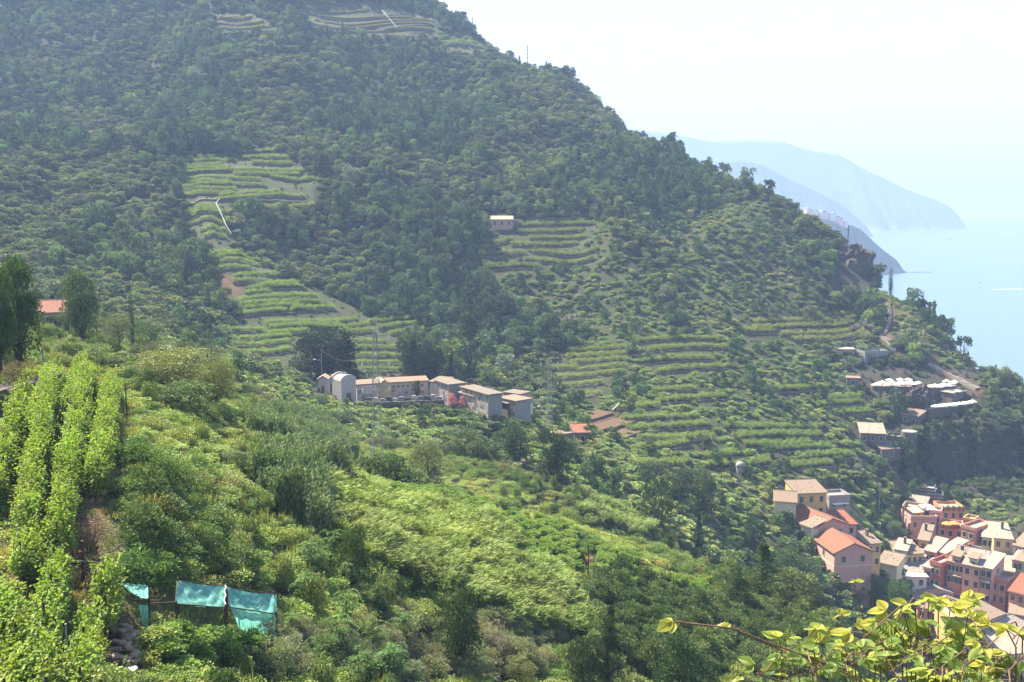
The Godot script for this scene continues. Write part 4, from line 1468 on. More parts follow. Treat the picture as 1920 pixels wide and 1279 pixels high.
func roof_trim(o: Node3D, kind: String, w: float, dep: float, h: float, rise: float) -> void:
	if kind == "front":
		for x in [-w / 2 - 0.36, w / 2 + 0.36]:
			part("gutter", bar(Vector3(x, h - 0.02, -dep - 0.3), Vector3(x, h - 0.02, 0.3), 0.09), M.stone, o)
		part("ridge_tiles", bar(Vector3(0, h + rise + 0.22, -dep - 0.3), Vector3(0, h + rise + 0.22, 0.3), 0.14), M.stone, o)
	else:
		part("gutter", bar(Vector3(-w / 2 - 0.3, h - 0.02, 0.36), Vector3(w / 2 + 0.3, h - 0.02, 0.36), 0.09), M.stone, o)
		var z := -dep * 0.5 if kind == "gable" else -dep - 0.25
		part("ridge_tiles", bar(Vector3(-w / 2 - 0.3, h + rise + 0.22, z), Vector3(w / 2 + 0.3, h + rise + 0.22, z), 0.13), M.stone, o)

func roof_specks(o: Node3D, w: float, dep: float, h: float, rise: float, kind: String) -> void:
	# stones that weigh the tiles down, and a chimney or two
	var st := st_new()
	for k in 14:
		var x := rng.randf_range(-w / 2, w / 2)
		var f := rng.randf_range(0.05, 0.95)
		var y := h + 0.2 + rise * (f if kind == "mono" else 1.0 - absf(2.0 * f - 1.0) if kind == "gable" else 1.0 - absf(2.0 * x / w))
		bx(st, Vector3(x - 0.09, y - 0.05, -f * dep - 0.08), Vector3(x + 0.09, y + 0.09, -f * dep + 0.08))
	part("roof_stones", done(st), M.stone, o).set_meta("kind", "stuff")

func house(called: String, label: String, e: Array, h: float, dep: float, kind: String, rise: float, wallm: Material, roofm: Material, cols: int, rows: int, style := 1, side := 1, storey := 3.1, extra := "") -> Node3D:
	var f := facade(e[0], e[1], e[2], e[3], h)
	var o := thing(called, label, "house", f[0], f[1])
	o.set_meta("wall_mat", wallm)
	var w: float = f[2]
	part("wall", box(Vector3(-w / 2, -5.0, -dep), Vector3(w / 2, h, 0)), wallm, o)
	roof_on(o, kind, w, dep, h, rise, roofm)
	if kind != "flat" and kind != "slab" and w > 3.0:
		roof_specks(o, w, dep, h, rise, kind)
		roof_trim(o, kind, w, dep, h, rise)
	if cols:
		windows(o, cols, rows, Transform3D(Basis(), Vector3.ZERO), w, h, storey, style)
	if side:
		windows(o, side, rows if rows else 1, Transform3D(Basis(Vector3.UP, PI / 2), Vector3(w / 2, 0, -dep / 2)), dep, h, storey, style)
		windows(o, side, rows if rows else 1, Transform3D(Basis(Vector3.UP, -PI / 2), Vector3(-w / 2, 0, -dep / 2)), dep, h, storey, style)
	if extra.contains("chimney"):
		var c := st_new()
		var x := w * rng.randf_range(-0.3, 0.3)
		bx(c, Vector3(x - 0.3, h, -dep * 0.6 - 0.3), Vector3(x + 0.3, h + rise + 1.3, -dep * 0.6 + 0.3))
		bx(c, Vector3(x - 0.4, h + rise + 1.3, -dep * 0.6 - 0.4), Vector3(x + 0.4, h + rise + 1.42, -dep * 0.6 + 0.4))
		part("chimney", done(c), M.stone, o)
	if extra.contains("pipe"):
		var c := st_new()
		tube(c, [Vector3(w / 2 - 0.15, 0, 0.1), Vector3(w / 2 - 0.15, h, 0.1)], [0.07], 6)
		part("drainpipe", done(c), M.shutter_brown, o)
	if extra.contains("balcony"):
		var y := h - storey - 0.05
		var b := st_new()
		bx(b, Vector3(-w / 2, y - 0.18, 0.01), Vector3(w / 2, y, 1.1))
		var bal := part("balcony", done(b), M.slab_grey, o)
		var r := st_new()
		bx(r, Vector3(-w / 2, y + 0.95, 1.02), Vector3(w / 2, y + 1.02, 1.08))
		for k in int(w / 0.35) + 1:
			var x := -w / 2 + 0.03 + k * 0.35
			bx(r, Vector3(x - 0.02, y, 1.03), Vector3(x + 0.02, y + 0.95, 1.07))
		part("railing", done(r), M.wire, bal)
	if extra.contains("band"):
		part("string_course", box(Vector3(-w / 2 - 0.04, h - storey - 0.1, -dep + 0.1), Vector3(w / 2 + 0.04, h - storey + 0.12, 0.06)), M.trim, o)
	return o

# a wall of grave niches: every slab its own piece
var slab_meshes := []
func niches(o: Node3D, at: Transform3D, w: float, h: float, rows: int) -> void:
	if slab_meshes.is_empty():
		for k in 3:
			var st := st_new()
			bx(st, Vector3(-0.36, 0.04, 0), Vector3(0.36, 0.68, 0.05))
			bx(st, Vector3(-0.1 + 0.06 * k, 0.3, 0.05), Vector3(0.05 + 0.06 * k, 0.5, 0.07))
			slab_meshes.append(done(st))
	var cols := int((w - 0.3) / 0.82)
	var each := (h - 0.5) / rows
	for r in rows:
		for c in cols:
			var x := (c + 0.5) / cols * (w - 0.3) - (w - 0.3) * 0.5
			var m: Material = [M.marble, M.marble, M.marble_grey, M.marble_pink, M.marble_dark][rng.randi() % 5]
			part("niche_slab", slab_meshes[rng.randi() % 3], m, o, at * Transform3D(Basis.from_scale(Vector3(1, each / 0.74, 1)), Vector3(x, 0.3 + each * r, 0.0)))

func burial(called: String, label: String, e: Array, h: float, dep: float, kind: String, rise: float, wallm: Material, roofm: Material, rows: int) -> Node3D:
	var f := facade(e[0], e[1], e[2], e[3], h)
	var o := thing(called, label, "burial building", f[0], f[1])
	o.set_meta("wall_mat", wallm)
	var w: float = f[2]
	part("wall", box(Vector3(-w / 2, -3.5, -dep), Vector3(w / 2, h, 0)), wallm, o)
	roof_on(o, kind, w, dep, h, rise, roofm)
	if rows:
		var face := st_new()
		bx(face, Vector3(-w / 2, 0.0, 0.005), Vector3(w / 2, h - 0.15, 0.03))
		part("niche_front", done(face), M.marble_front, o)
		niches(o, Transform3D(Basis(), Vector3(0, 0, 0.035)), w, h, rows)
	return o

func build_cemetery() -> void:
	mat("grave_roof", lin(0.22, 0.185, 0.15), 0.9, t_wear, 0.4)
	mat("chapel_white", lin(0.52, 0.51, 0.5), 0.85, t_wear, 0.4)
	mat("marble_grey", lin(0.4, 0.38, 0.37), 0.6)
	mat("marble_pink", lin(0.58, 0.44, 0.38), 0.6)
	mat("marble_dark", lin(0.2, 0.18, 0.17), 0.5)
	mat("marble_front", lin(0.68, 0.58, 0.5), 0.75, t_wear, 0.4)
	mat("trim", lin(0.46, 0.4, 0.34), 0.85)
	mat("plaster_cream", lin(0.68, 0.6, 0.45), 0.9, t_wear, 0.3)
	mat("plaster_yellow", lin(0.66, 0.52, 0.28), 0.9, t_wear, 0.3)
	mat("plaster_rose", lin(0.58, 0.4, 0.34), 0.9, t_wear, 0.3)
	mat("concrete_grey", lin(0.3, 0.32, 0.33), 0.95, t_wear, 0.35)
	mat("old_wall", lin(0.2, 0.19, 0.175), 0.95, t_coarse, 0.5)
	# white chapel with a rounded pediment
	var f := facade(640, 716, 667, 713, 5.2)
	var o := thing("chapel", "white chapel with curved gable at the left end of the cemetery", "chapel", f[0], f[1])
	o.set_meta("wall_mat", M.chapel_white)
	var w: float = f[2]
	part("wall", box(Vector3(-w / 2, -3, -5), Vector3(w / 2, 5.2, 0)), M.chapel_white, o)
	for z in [-5.0, -0.3]:
		var g := st_new()
		var out := PackedVector2Array([Vector2(-w / 2 - 0.1, 5.2), Vector2(w / 2 + 0.1, 5.2)])
		for k in 13:
			var a := PI * k / 12.0
			out.append(Vector2(cos(a) * (w / 2 + 0.1), 5.2 + 0.25 + sin(a) * 1.3))
		prism(g, out, z, z + 0.35)
		part("pediment", done(g), M.chapel_white, o)
	var vault := st_new()
	var arch := PackedVector2Array([Vector2(-w / 2, 5.2), Vector2(w / 2, 5.2)])
	for k in 11:
		arch.append(Vector2(cos(PI * k / 10.0) * w / 2, 5.2 + sin(PI * k / 10.0) * 1.1))
	prism(vault, arch, -4.65, -0.3)
	part("roof", done(vault), M.plaster_cream, o)
	part("door", box(Vector3(-0.6, 0, 0), Vector3(0.6, 2.4, 0.05)), M.shutter_brown, o)
	for s in [[596, 712, 614, 712, "small white tomb house farthest left, under the cedar"], [614, 709, 628, 711, "narrow white tomb house between the cedar and the chapel"], [628, 707, 640, 708, "cream tomb house touching the chapel on its left"]]:
		var b := burial("tomb_house", s[4], [s[0], s[1], s[2], s[3]], 3.4, 3.0, "front", 0.8, M.chapel_white, M.tile_pale, 0)
		part("door", box(Vector3(-0.35, 0, 0), Vector3(0.35, 1.9, 0.05)), M.shutter_brown, b)
	burial("columbarium", "long pink roofed burial building between chapel and cream pavilion", [669, 722, 713, 719], 4.6, 3.0, "mono", 0.45, M.plaster_rose, M.tile_buff, 4)
	burial("columbarium", "cream pavilion with pyramid gable in the middle of the cemetery", [713, 719, 727, 718], 5.2, 4.5, "front", 0.7, M.plaster_yellow, M.plaster_yellow, 0)
	var lb := burial("columbarium", "longest low building with buff tiled roof in the cemetery", [727, 718, 802, 714], 4.8, 3.4, "mono", 0.5, M.plaster_cream, M.tile_buff, 0)
	niches(lb, Transform3D(Basis(), Vector3(0, 0, 0.03)), 8.6, 3.4, 4)
	windows(lb, 7, 1, Transform3D(Basis(), Vector3.ZERO), 8.4, 4.8, 3.0, 0, 0.5, 0.5)
	burial("columbarium", "pale roofed burial block behind the front block", [806, 716, 830, 718], 5.0, 5.0, "mono", 0.4, M.plaster_rose, M.grave_roof, 5)
	burial("columbarium", "tall burial block with white niche front and plain grey side", [817, 714, 842, 722], 5.4, 4.2, "slab", 0.0, M.concrete_grey, M.grave_roof, 6)
	burial("columbarium", "low pink roofed block behind the oleander", [862, 736, 890, 744], 4.0, 3.5, "slab", 0.0, M.old_wall, M.plaster_rose, 0)
	burial("columbarium", "longest stepped burial block with rows of niches", [864, 726, 916, 741], 5.6, 3.6, "slab", 0.0, M.concrete_grey, M.grave_roof, 6)
	burial("columbarium", "low connecting block between the two right burial blocks", [935, 751, 952, 757], 4.4, 4.0, "slab", 0.0, M.old_wall, M.slab_grey, 0)
	burial("columbarium", "rightmost tall burial block with grey end wall", [936, 746, 967, 753], 5.4, 4.6, "slab", 0.0, M.concrete_grey, M.tile_buff, 6)
	burial("columbarium", "pale flat roofed block behind the rightmost burial block", [945, 736, 975, 740], 5.0, 4.0, "slab", 0.0, M.plaster_rose, M.grave_roof, 0)
	burial("columbarium", "small white end block right of the grey end wall", [983, 755, 991, 756], 3.6, 2.0, "slab", 0.0, M.white, M.slab_grey, 0)
	# front wall with rounded tombs along it
	var a := hit(683, 752, 1.4)
	var b := hit(868, 752, 1.4)
	var st := st_new()
	var n := 26
	for k in n:
		var p := a.lerp(b, float(k) / n)
		var q := a.lerp(b, float(k + 1) / n)
		p.y = ground(p.x, p.z)
		q.y = ground(q.x, q.z)
		var up := Vector3(0, 1.4, 0)
		var dn := Vector3(0, -2.5, 0)
		var bk := Vector3(0, 0, -0.5)
		quad(st, p + up, q + up, q + dn, p + dn)
		quad(st, p + up + bk, q + up + bk, q + up, p + up)
		quad(st, q + up + bk, p + up + bk, p + dn + bk, q + dn + bk)
	var cw := part("cemetery_wall", done(st), M.old_wall, self)
	tag(cw, "old grey stone wall along the front of the cemetery", "wall")
	var said := ["dark", "pale", "grey"]
	for k in 15:
		var p := a.lerp(b, (k + 0.6) / 15.5) + Vector3(0, 0, -1.3)
		p.y = ground(p.x, p.z)
		var r := rng.randf_range(0.5, 1.1)
		var hh := rng.randf_range(2.0, 2.7)
		var t := thing("tombstone", "%s rounded tomb behind the cemetery wall, %s from the chapel" % [said[k % 3], ORD[k]], "tombstone", p, 0.0, "rounded tombs behind the cemetery wall")
		var g := st_new()
		var out := PackedVector2Array([Vector2(-r, -0.5), Vector2(r, -0.5)])
		for j in 9:
			out.append(Vector2(cos(PI * j / 8.0) * r, hh - r * 0.7 + sin(PI * j / 8.0) * r * 0.7))
		prism(g, out, -0.2, 0.2)
		part("headstone", done(g), [M.old_wall, M.marble, M.concrete_grey][k % 3], t)
		part("plinth", box(Vector3(-r * 1.15, -0.5, -0.35), Vector3(r * 1.15, 0.5, 0.5)), M.concrete_grey, t)
	# little walk past the last block
	var walk := st_new()
	var pa := hit(990, 773, 0.3)
	var pb := hit(1012, 763, 0.3)
	for k in 6:
		var p := pa.lerp(pb, k / 6.0)
		var q := pa.lerp(pb, (k + 1) / 6.0)
		quad(walk, p + Vector3(0, 0.5, 0), q + Vector3(0, 0.5, 0), q + Vector3(0, -1, 0), p + Vector3(0, -1, 0))
		quad(walk, p + Vector3(0, 0.5, -1.6), q + Vector3(0, 0.5, -1.6), q + Vector3(0, 0.5, 0), p + Vector3(0, 0.5, 0))
	tag(part("terrace_walk", done(walk), M.slab_grey, self), "short pale walled walk right of the last burial block", "walkway")
	# red roofed house on the left, the little tiled roof and sheds
	house("country_house", "country house with red tiled roof behind the left edge trees", [72, 588, 124, 586], 4.0, 8.0, "gable", 1.8, M.plaster_cream, M.tile_red, 4, 1, 0, 1)
	house("hillside_house", "lone grey house with pale roof on the mountain slope", [921, 412, 961, 412], 4.2, 7.0, "mono", 1.4, M.plaster_rose, M.tile_pale, 3, 1, 0, 1)
	house("shed", "low grey annexe right of the lone hillside house", [961, 413, 972, 413], 2.8, 4.0, "slab", 0.0, M.concrete_grey, M.slab_grey, 1, 1, 0, 0)
	house("shed", "red roofed shed by the ploughed terrace below the bowl", [1078, 812, 1106, 811], 2.2, 5.0, "mono", 0.8, M.stone, M.tile_red, 1, 1, 0, 0)
	house("shed", "grey slab roofed shed left of the red roofed shed", [1042, 816, 1077, 812], 2.4, 3.0, "slab", 0.0, M.stone, M.tile_buff, 1, 1, 0, 0)
	house("shed", "tiny shed with tiled roof below the terraced garden", [398, 764, 430, 764], 2.2, 3.0, "gable", 0.7, M.stone, M.tile_buff, 0, 0, 0, 0)
	# domed shrine in the bowl
	var p := hit(1388, 888)
	var s := thing("domed_shrine", "small pale domed shrine in the bowl above the orange roofs", "shrine", p)
	var dr := st_new()
	tube(dr, [Vector3(0, -0.5, 0), Vector3(0, 2.1, 0)], [1.1, 1.1], 12)
	part("drum", done(dr), M.concrete, s)
	var dome := SphereMesh.new()
	dome.radius = 1.2
	dome.height = 2.2
	dome.radial_segments = 16
	dome.rings = 8
	part("dome", dome, M.concrete, s, Transform3D(Basis(), Vector3(0, 2.1, 0)))
	part("finial", bar(Vector3(0, 3.0, 0), Vector3(0, 3.9, 0), 0.12), M.concrete, s)

func wall_mat(k: String) -> Material:
	var c := {"ochre": lin(0.78, 0.52, 0.2), "yellow": lin(0.82, 0.64, 0.32), "pink": lin(0.74, 0.39, 0.31), "rose": lin(0.74, 0.42, 0.36), "coral": lin(0.7, 0.32, 0.23), "red": lin(0.58, 0.19, 0.15), "green": lin(0.55, 0.62, 0.45), "cream": lin(0.82, 0.74, 0.54), "lilac": lin(0.66, 0.5, 0.5), "orange": lin(0.76, 0.33, 0.16), "grey": lin(0.38, 0.35, 0.33), "white": lin(0.8, 0.78, 0.75), "peach": lin(0.8, 0.46, 0.29)}
	if not M.has("plaster " + k):
		mat("plaster " + k, c[k], 0.92, t_wear, 0.35)
	return M["plaster " + k]

func umbrella(label: String, p: Vector3, r: float, m: Material, group: String) -> void:
	var t := thing("parasol", label, "parasol", p, rng.randf_range(-0.3, 0.3), group)
	part("pole", bar(Vector3(0, -0.2, 0), Vector3(0, 2.4, 0), 0.04), M.wood, t)
	var st := st_new()
	var rim := []
	for k in 8:
		var a := TAU * (k + 0.5) / 8.0
		rim.append(Vector3(cos(a) * r, 2.0, sin(a) * r))
	for k in 8:
		var a: Vector3 = rim[k]
		var b: Vector3 = rim[(k + 1) % 8]
		tri(st, Vector3(0, 2.6, 0), b, a)
		quad(st, a, b, b + Vector3(0, -0.22, 0), a + Vector3(0, -0.22, 0))
	part("canopy", done(st), m, t)

func awning(label: String, e: Array, alt_over: float, dep: float, m: Material) -> void:
	var f := facade(e[0], e[1], e[2], e[3], alt_over)
	var t := thing("awning", label, "awning", f[0], f[1])
	var w: float = f[2]
	var st := st_new()
	var t2 := Transform3D(Basis(Vector3.UP, PI / 2), Vector3.ZERO)
	var h := alt_over
	prism(st, PackedVector2Array([Vector2(0, h), Vector2(dep, h + 0.5), Vector2(dep, h + 0.57), Vector2(0, h + 0.07)]), -w / 2, w / 2, t2)
	part("canopy", done(st), m, t)
	for x in [-w / 2 + 0.1, w / 2 - 0.1]:
		for z in [-0.1, -dep + 0.1]:
			part("leg", bar(Vector3(x, 0, z), Vector3(x, h + 0.05, z), 0.05), M.metal, t)

func build_village() -> void:
	var red = M.tile_red
	var pale = M.tile_pale
	var buff = M.tile_buff
	var slab = M.slab_grey
	var L := [  # label, eave, height, depth, roof, rise, wall, roof material, columns, rows, window style, side windows, extra
		["two storey ochre house with green shutters above the long orange roof", [1494, 926, 1550, 924], 7.0, 7.0, "mono", 1.2, "ochre", buff, 3, 2, 1, 1, ""],
		["pale roofed wing left of the ochre house", [1452, 940, 1493, 943], 4.5, 7.0, "gable", 1.6, "cream", pale, 0, 0, 0, 0, ""],
		["grey terraced house with white canopy right of the ochre house", [1555, 936, 1594, 934], 4.0, 5.0, "flat", 0.0, "grey", slab, 2, 1, 0, 0, ""],
		["long building with large orange tiled roof", [1527, 993, 1592, 984], 6.5, 20.0, "front", 2.0, "pink", red, 2, 1, 1, 2, "chimney"],
		["small beige roofed porch on the side of the long orange roof", [1502, 983, 1522, 990], 4.0, 5.0, "mono", 1.0, "cream", pale, 0, 0, 0, 0, ""],
		["lower house with orange eave right of the long roof", [1568, 985, 1606, 983], 6.0, 7.0, "mono", 1.2, "pink", red, 2, 1, 1, 0, ""],
		["big pink gabled house with bright orange roof", [1565, 1038, 1636, 1034], 10.0, 10.0, "front", 2.0, "rose", red, 2, 1, 1, 1, "band"],
		["narrow ochre house with chimney behind the pink gable", [1626, 1021, 1652, 1018], 7.5, 6.0, "mono", 1.0, "ochre", buff, 2, 2, 1, 0, "chimney"],
		["small pink house with pale roof on top of the terraced block", [1702, 942, 1736, 947], 3.6, 5.0, "mono", 0.9, "pink", pale, 2, 1, 0, 0, ""],
		["pink upper block with dark windows left of the yellow awning", [1692, 954, 1732, 960], 6.0, 5.0, "flat", 0.0, "pink", slab, 2, 1, 2, 0, ""],
		["wide pink terrace house below the two awnings", [1708, 974, 1757, 974], 7.0, 6.5, "flat", 0.0, "rose", slab, 3, 1, 2, 1, ""],
		["orange terrace building crowded with diners on its roof", [1767, 957, 1809, 957], 5.5, 6.0, "flat", 0.0, "orange", slab, 3, 1, 0, 1, ""],
		["pink terrace house below the two orange parasols", [1760, 988, 1806, 993], 7.0, 5.0, "flat", 0.0, "pink", slab, 3, 1, 1, 1, ""],
		["coral house with flat roof terrace and white railing", [1803, 990, 1828, 997], 10.0, 8.5, "flat", 0.0, "coral", slab, 2, 2, 1, 1, ""],
		["narrow cream house with four green shuttered windows", [1842, 1007, 1863, 1010], 9.0, 9.0, "mono", 1.4, "cream", pale, 2, 2, 1, 0, ""],
		["square yellow house with pale hipped roof right of the cream one", [1864, 1009, 1899, 1012], 10.0, 9.0, "mono", 1.5, "yellow", pale, 2, 2, 2, 2, "chimney"],
		["lilac shaded house at the right edge below the yellow house", [1900, 1022, 1935, 1030], 9.0, 9.0, "mono", 1.4, "lilac", pale, 2, 2, 1, 0, ""],
		["ochre house with square chimney block above the pale roofs", [1722, 1012, 1741, 1015], 8.0, 9.0, "mono", 1.6, "ochre", pale, 1, 1, 2, 0, "chimney"],
		["pale roofed house directly below the ochre chimney house", [1733, 1032, 1754, 1037], 8.0, 8.0, "mono", 1.6, "peach", pale, 2, 1, 1, 0, ""],
		["red gabled house with pale roof and paired windows", [1755, 1033, 1773, 1039], 9.0, 9.0, "mono", 1.8, "coral", pale, 2, 2, 1, 1, "balcony"],
		["low cream house at the left end of the street", [1677, 1030, 1700, 1034], 5.0, 6.0, "mono", 1.1, "cream", pale, 1, 1, 1, 0, "chimney"],
		["cream house with veranda left of the hanging laundry", [1690, 1040, 1731, 1038], 6.5, 6.0, "mono", 1.3, "yellow", pale, 4, 1, 1, 0, ""],
		["pink balcony house at the head of the shuttered row", [1778, 1052, 1806, 1058], 13.0, 8.0, "mono", 1.7, "pink", pale, 4, 2, 1, 0, "balcony chimney"],
		["pale green facade with three columns of green shutters", [1764, 1070, 1804, 1080], 8.0, 3.0, "flat", 0.0, "green", slab, 3, 2, 1, 0, ""],
		["peach facade with brown drainpipe in the shuttered row", [1806, 1058, 1840, 1065], 14.0, 8.0, "mono", 1.7, "peach", pale, 2, 4, 1, 0, "pipe band"],
		["pink facade between the peach one and the coral one", [1840, 1063, 1860, 1068], 14.0, 8.0, "mono", 1.7, "rose", pale, 2, 4, 1, 1, "pipe balcony"],
		["red facade with dark windows left of the green facade", [1744, 1057, 1764, 1063], 10.0, 6.0, "flat", 0.0, "red", slab, 2, 2, 1, 0, ""],
		["pink set back house with broad pale roof", [1867, 1067, 1901, 1073], 7.0, 8.0, "mono", 1.5, "rose", pale, 2, 1, 1, 0, ""],
		["coral facade at the lower end of the shuttered row", [1859, 1086, 1887, 1094], 10.0, 5.0, "flat", 0.0, "coral", slab, 2, 3, 1, 1, "band"],
		["yellow house cut by the right edge above the red roof", [1904, 1050, 1940, 1058], 9.0, 8.0, "mono", 1.4, "yellow", pale, 2, 2, 1, 0, ""],
		["house with fan shaped pale roof beside the red roofed house", [1868, 1108, 1893, 1112], 5.0, 7.0, "mono", 2.0, "peach", pale, 0, 0, 0, 0, ""],
		["coral house with deep red roof at the right edge", [1892, 1108, 1938, 1120], 10.0, 8.0, "mono", 2.0, "coral", red, 3, 2, 2, 0, "band"],
		["broad low lilac house with arched pale roof", [1722, 1108, 1788, 1113], 5.0, 8.0, "front", 1.0, "lilac", pale, 1, 1, 0, 0, ""],
		["pale roofed house half hidden behind the broad lilac house", [1735, 1088, 1778, 1094], 4.5, 6.0, "gable", 1.2, "cream", pale, 0, 0, 0, 0, ""],
		["curved pale roof just above the bramble crown", [1742, 1125, 1806, 1131], 4.5, 8.0, "front", 1.2, "peach", pale, 0, 0, 0, 0, ""],
		["white flat roofed annexe below the curved roof", [1778, 1143, 1806, 1146], 4.0, 5.0, "slab", 0.0, "white", M.white, 0, 0, 0, 0, ""],
		["ochre house with planted roof terrace beside the bramble", [1782, 1164, 1832, 1164], 12.0, 8.0, "flat", 0.0, "ochre", slab, 2, 3, 1, 0, ""],
		["pink house with long grey roof right of the ochre terrace house", [1838, 1168, 1884, 1151], 9.0, 7.0, "mono", 1.0, "rose", buff, 2, 1, 1, 0, ""],
		["little gabled house with brown tiles in the lower cluster", [1820, 1136, 1858, 1142], 5.0, 7.0, "gable", 1.4, "peach", buff, 1, 1, 1, 0, "chimney"],
		["small flat pale roof below the shuttered row", [1807, 1116, 1842, 1119], 3.5, 5.0, "slab", 0.0, "cream", pale, 0, 0, 0, 0, ""],
		["small pink roofed hut among the lower cluster", [1832, 1123, 1850, 1127], 3.5, 4.0, "mono", 0.9, "rose", pale, 0, 0, 0, 0, ""],
		["small cream roofed hut right of the pink roofed hut", [1850, 1130, 1868, 1133], 3.5, 4.0, "mono", 0.9, "cream", pale, 0, 0, 0, 0, ""],
		["grey low house at the foot of the ochre terrace house", [1824, 1210, 1867, 1208], 5.0, 6.0, "slab", 0.0, "grey", slab, 0, 0, 0, 0, ""],
		["house with wide pale roof in the lower right corner", [1872, 1192, 1935, 1182], 6.0, 9.0, "gable", 2.0, "peach", pale, 2, 1, 1, 0, ""],
		["pale roofed house at the bottom right edge", [1880, 1228, 1940, 1222], 6.0, 9.0, "mono", 1.6, "cream", pale, 2, 1, 1, 0, ""],
		["rose house at the right edge with dark doorway", [1893, 1150, 1938, 1158], 7.0, 7.0, "mono", 1.2, "rose", pale, 2, 1, 1, 0, ""],
		["white roofed shed left of the street beside the gable house", [1645, 1054, 1682, 1062], 4.0, 6.0, "mono", 1.0, "cream", pale, 0, 0, 0, 0, ""],
		["long pale roofed shed along the garden edge", [1682, 1068, 1730, 1075], 4.0, 7.0, "mono", 1.2, "cream", pale, 0, 0, 0, 0, ""],
		["white flat building with blue-green awning beside the garden trees", [1697, 1081, 1738, 1082], 5.5, 5.0, "slab", 0.0, "white", M.white, 2, 1, 0, 0, ""],
		["narrow coral house squeezed between the red facade and the laundry", [1731, 1062, 1745, 1066], 8.0, 5.0, "mono", 0.8, "coral", pale, 2, 2, 1, 0, ""],
		["small peach house at the top end of the main street", [1712, 1046, 1730, 1050], 5.0, 5.0, "mono", 0.9, "peach", pale, 2, 1, 1, 0, ""],
		["cream attic box standing on the shuttered row", [1818, 1046, 1832, 1049], 15.5, 3.0, "mono", 0.5, "cream", pale, 1, 1, 1, 0, ""],
		["rose attic box on the pink balcony house", [1786, 1042, 1800, 1045], 14.5, 3.0, "mono", 0.5, "rose", pale, 1, 1, 1, 0, ""],
		["yellow low house between the cream and coral houses", [1828, 1024, 1844, 1028], 6.0, 6.0, "mono", 0.9, "yellow", pale, 1, 1, 1, 0, ""],
		["peach house peeping out right of the yellow house", [1898, 1050, 1912, 1053], 9.0, 6.0, "mono", 0.9, "peach", pale, 1, 2, 1, 0, ""],
		["small rose house above the red roofed house", [1888, 1086, 1912, 1090], 5.0, 5.0, "mono", 1.0, "rose", pale, 2, 1, 1, 0, ""],
		["cream house with low roof left of the red roofed house", [1852, 1100, 1870, 1104], 6.0, 5.0, "mono", 0.9, "cream", pale, 1, 1, 1, 0, ""],
		["small coral shop house in the lower cluster", [1858, 1120, 1878, 1124], 5.0, 4.0, "mono", 0.8, "coral", pale, 1, 1, 1, 0, ""],
		["peach house behind the little gabled house", [1800, 1128, 1822, 1131], 5.0, 5.0, "mono", 0.9, "peach", pale, 1, 1, 1, 0, ""],
		["lilac house below the long grey roof", [1872, 1172, 1896, 1168], 6.0, 5.0, "mono", 0.9, "lilac", pale, 1, 1, 1, 0, ""],
		["yellow house low behind the bramble dome", [1752, 1150, 1778, 1153], 7.0, 6.0, "mono", 0.9, "yellow", pale, 2, 1, 1, 0, ""],
		["rose house low behind the bramble dome", [1722, 1140, 1750, 1142], 6.0, 6.0, "mono", 0.9, "rose", pale, 2, 1, 1, 0, ""],
		["pale pink house above the terrace with parasols", [1742, 962, 1764, 965], 9.0, 4.0, "flat", 0.0, "rose", slab, 2, 1, 1, 0, ""],
		["ochre house tucked below the orange diners' terrace", [1806, 976, 1826, 980], 7.0, 4.0, "flat", 0.0, "ochre", slab, 1, 1, 1, 0, ""],
	]
	var k_roof := 0
	for k in 5:
		mat("old_tiles_%d" % k, [lin(0.42, 0.34, 0.27), lin(0.36, 0.28, 0.21), lin(0.38, 0.33, 0.28), lin(0.4, 0.29, 0.21), lin(0.33, 0.29, 0.25)][k], 0.9, [t_wear, t_coarse][k % 2], [0.4, 0.7, 0.25][k % 3])
	for e in L:
		if e[7] == pale:
			k_roof += 1
			e[7] = M["old_tiles_%d" % (k_roof * 3 % 5)]
		house("village_house", e[0], e[1], e[2], e[3], e[4], e[5], wall_mat(e[6]), e[7], e[8], e[9], e[10], e[11], 3.0, e[12])
	mat("cloth_yellow", lin(0.72, 0.58, 0.2), 0.8)
	mat("cloth_white", lin(0.6, 0.57, 0.5), 0.8)
	mat("cloth_orange", lin(0.72, 0.24, 0.06), 0.8)
	mat("cloth_blue", lin(0.45, 0.5, 0.7), 0.8)
	awning("yellow awning on the pink terrace", [1713, 962, 1733, 960], 9.2, 3.0, M.cloth_yellow)
	awning("white awning right of the yellow awning", [1735, 957, 1757, 956], 9.2, 3.5, M.cloth_white)
	awning("white canopy over the terrace right of the ochre house", [1564, 947, 1592, 945], 3.2, 4.0, M.cloth_white)
	for s in [[1776, 979, "left one of the two orange parasols on the pink terrace"], [1790, 978, "right one of the two orange parasols on the pink terrace"]]:
		var p := hit(s[0], s[1], 9.6)
		umbrella(s[2], p + Vector3(0, 7.2, 0), 1.35, M.cloth_orange, "orange parasols on the pink terrace")
	# laundry on the red gabled house
	var f := facade(1731, 1036, 1741, 1037, 8.0)
	var t := thing("laundry", "white and pale blue sheets hung between two pale roofed houses", "laundry", f[0] + Vector3(0, 5.0, 0) + f[3] * 0.8, f[1])
	for k in 3:
		var st := st_new()
		bx(st, Vector3(-0.9 + k * 0.65, -2.2, -0.02 + 0.03 * k), Vector3(-0.3 + k * 0.65, 1.6, 0.02 + 0.03 * k))
		part("sheet", done(st), M.cloth_white if k != 1 else M.cloth_blue, t)
	part("line", bar(Vector3(-1.3, 1.62, 0), Vector3(1.4, 1.62, 0), 0.03), M.wire, t)
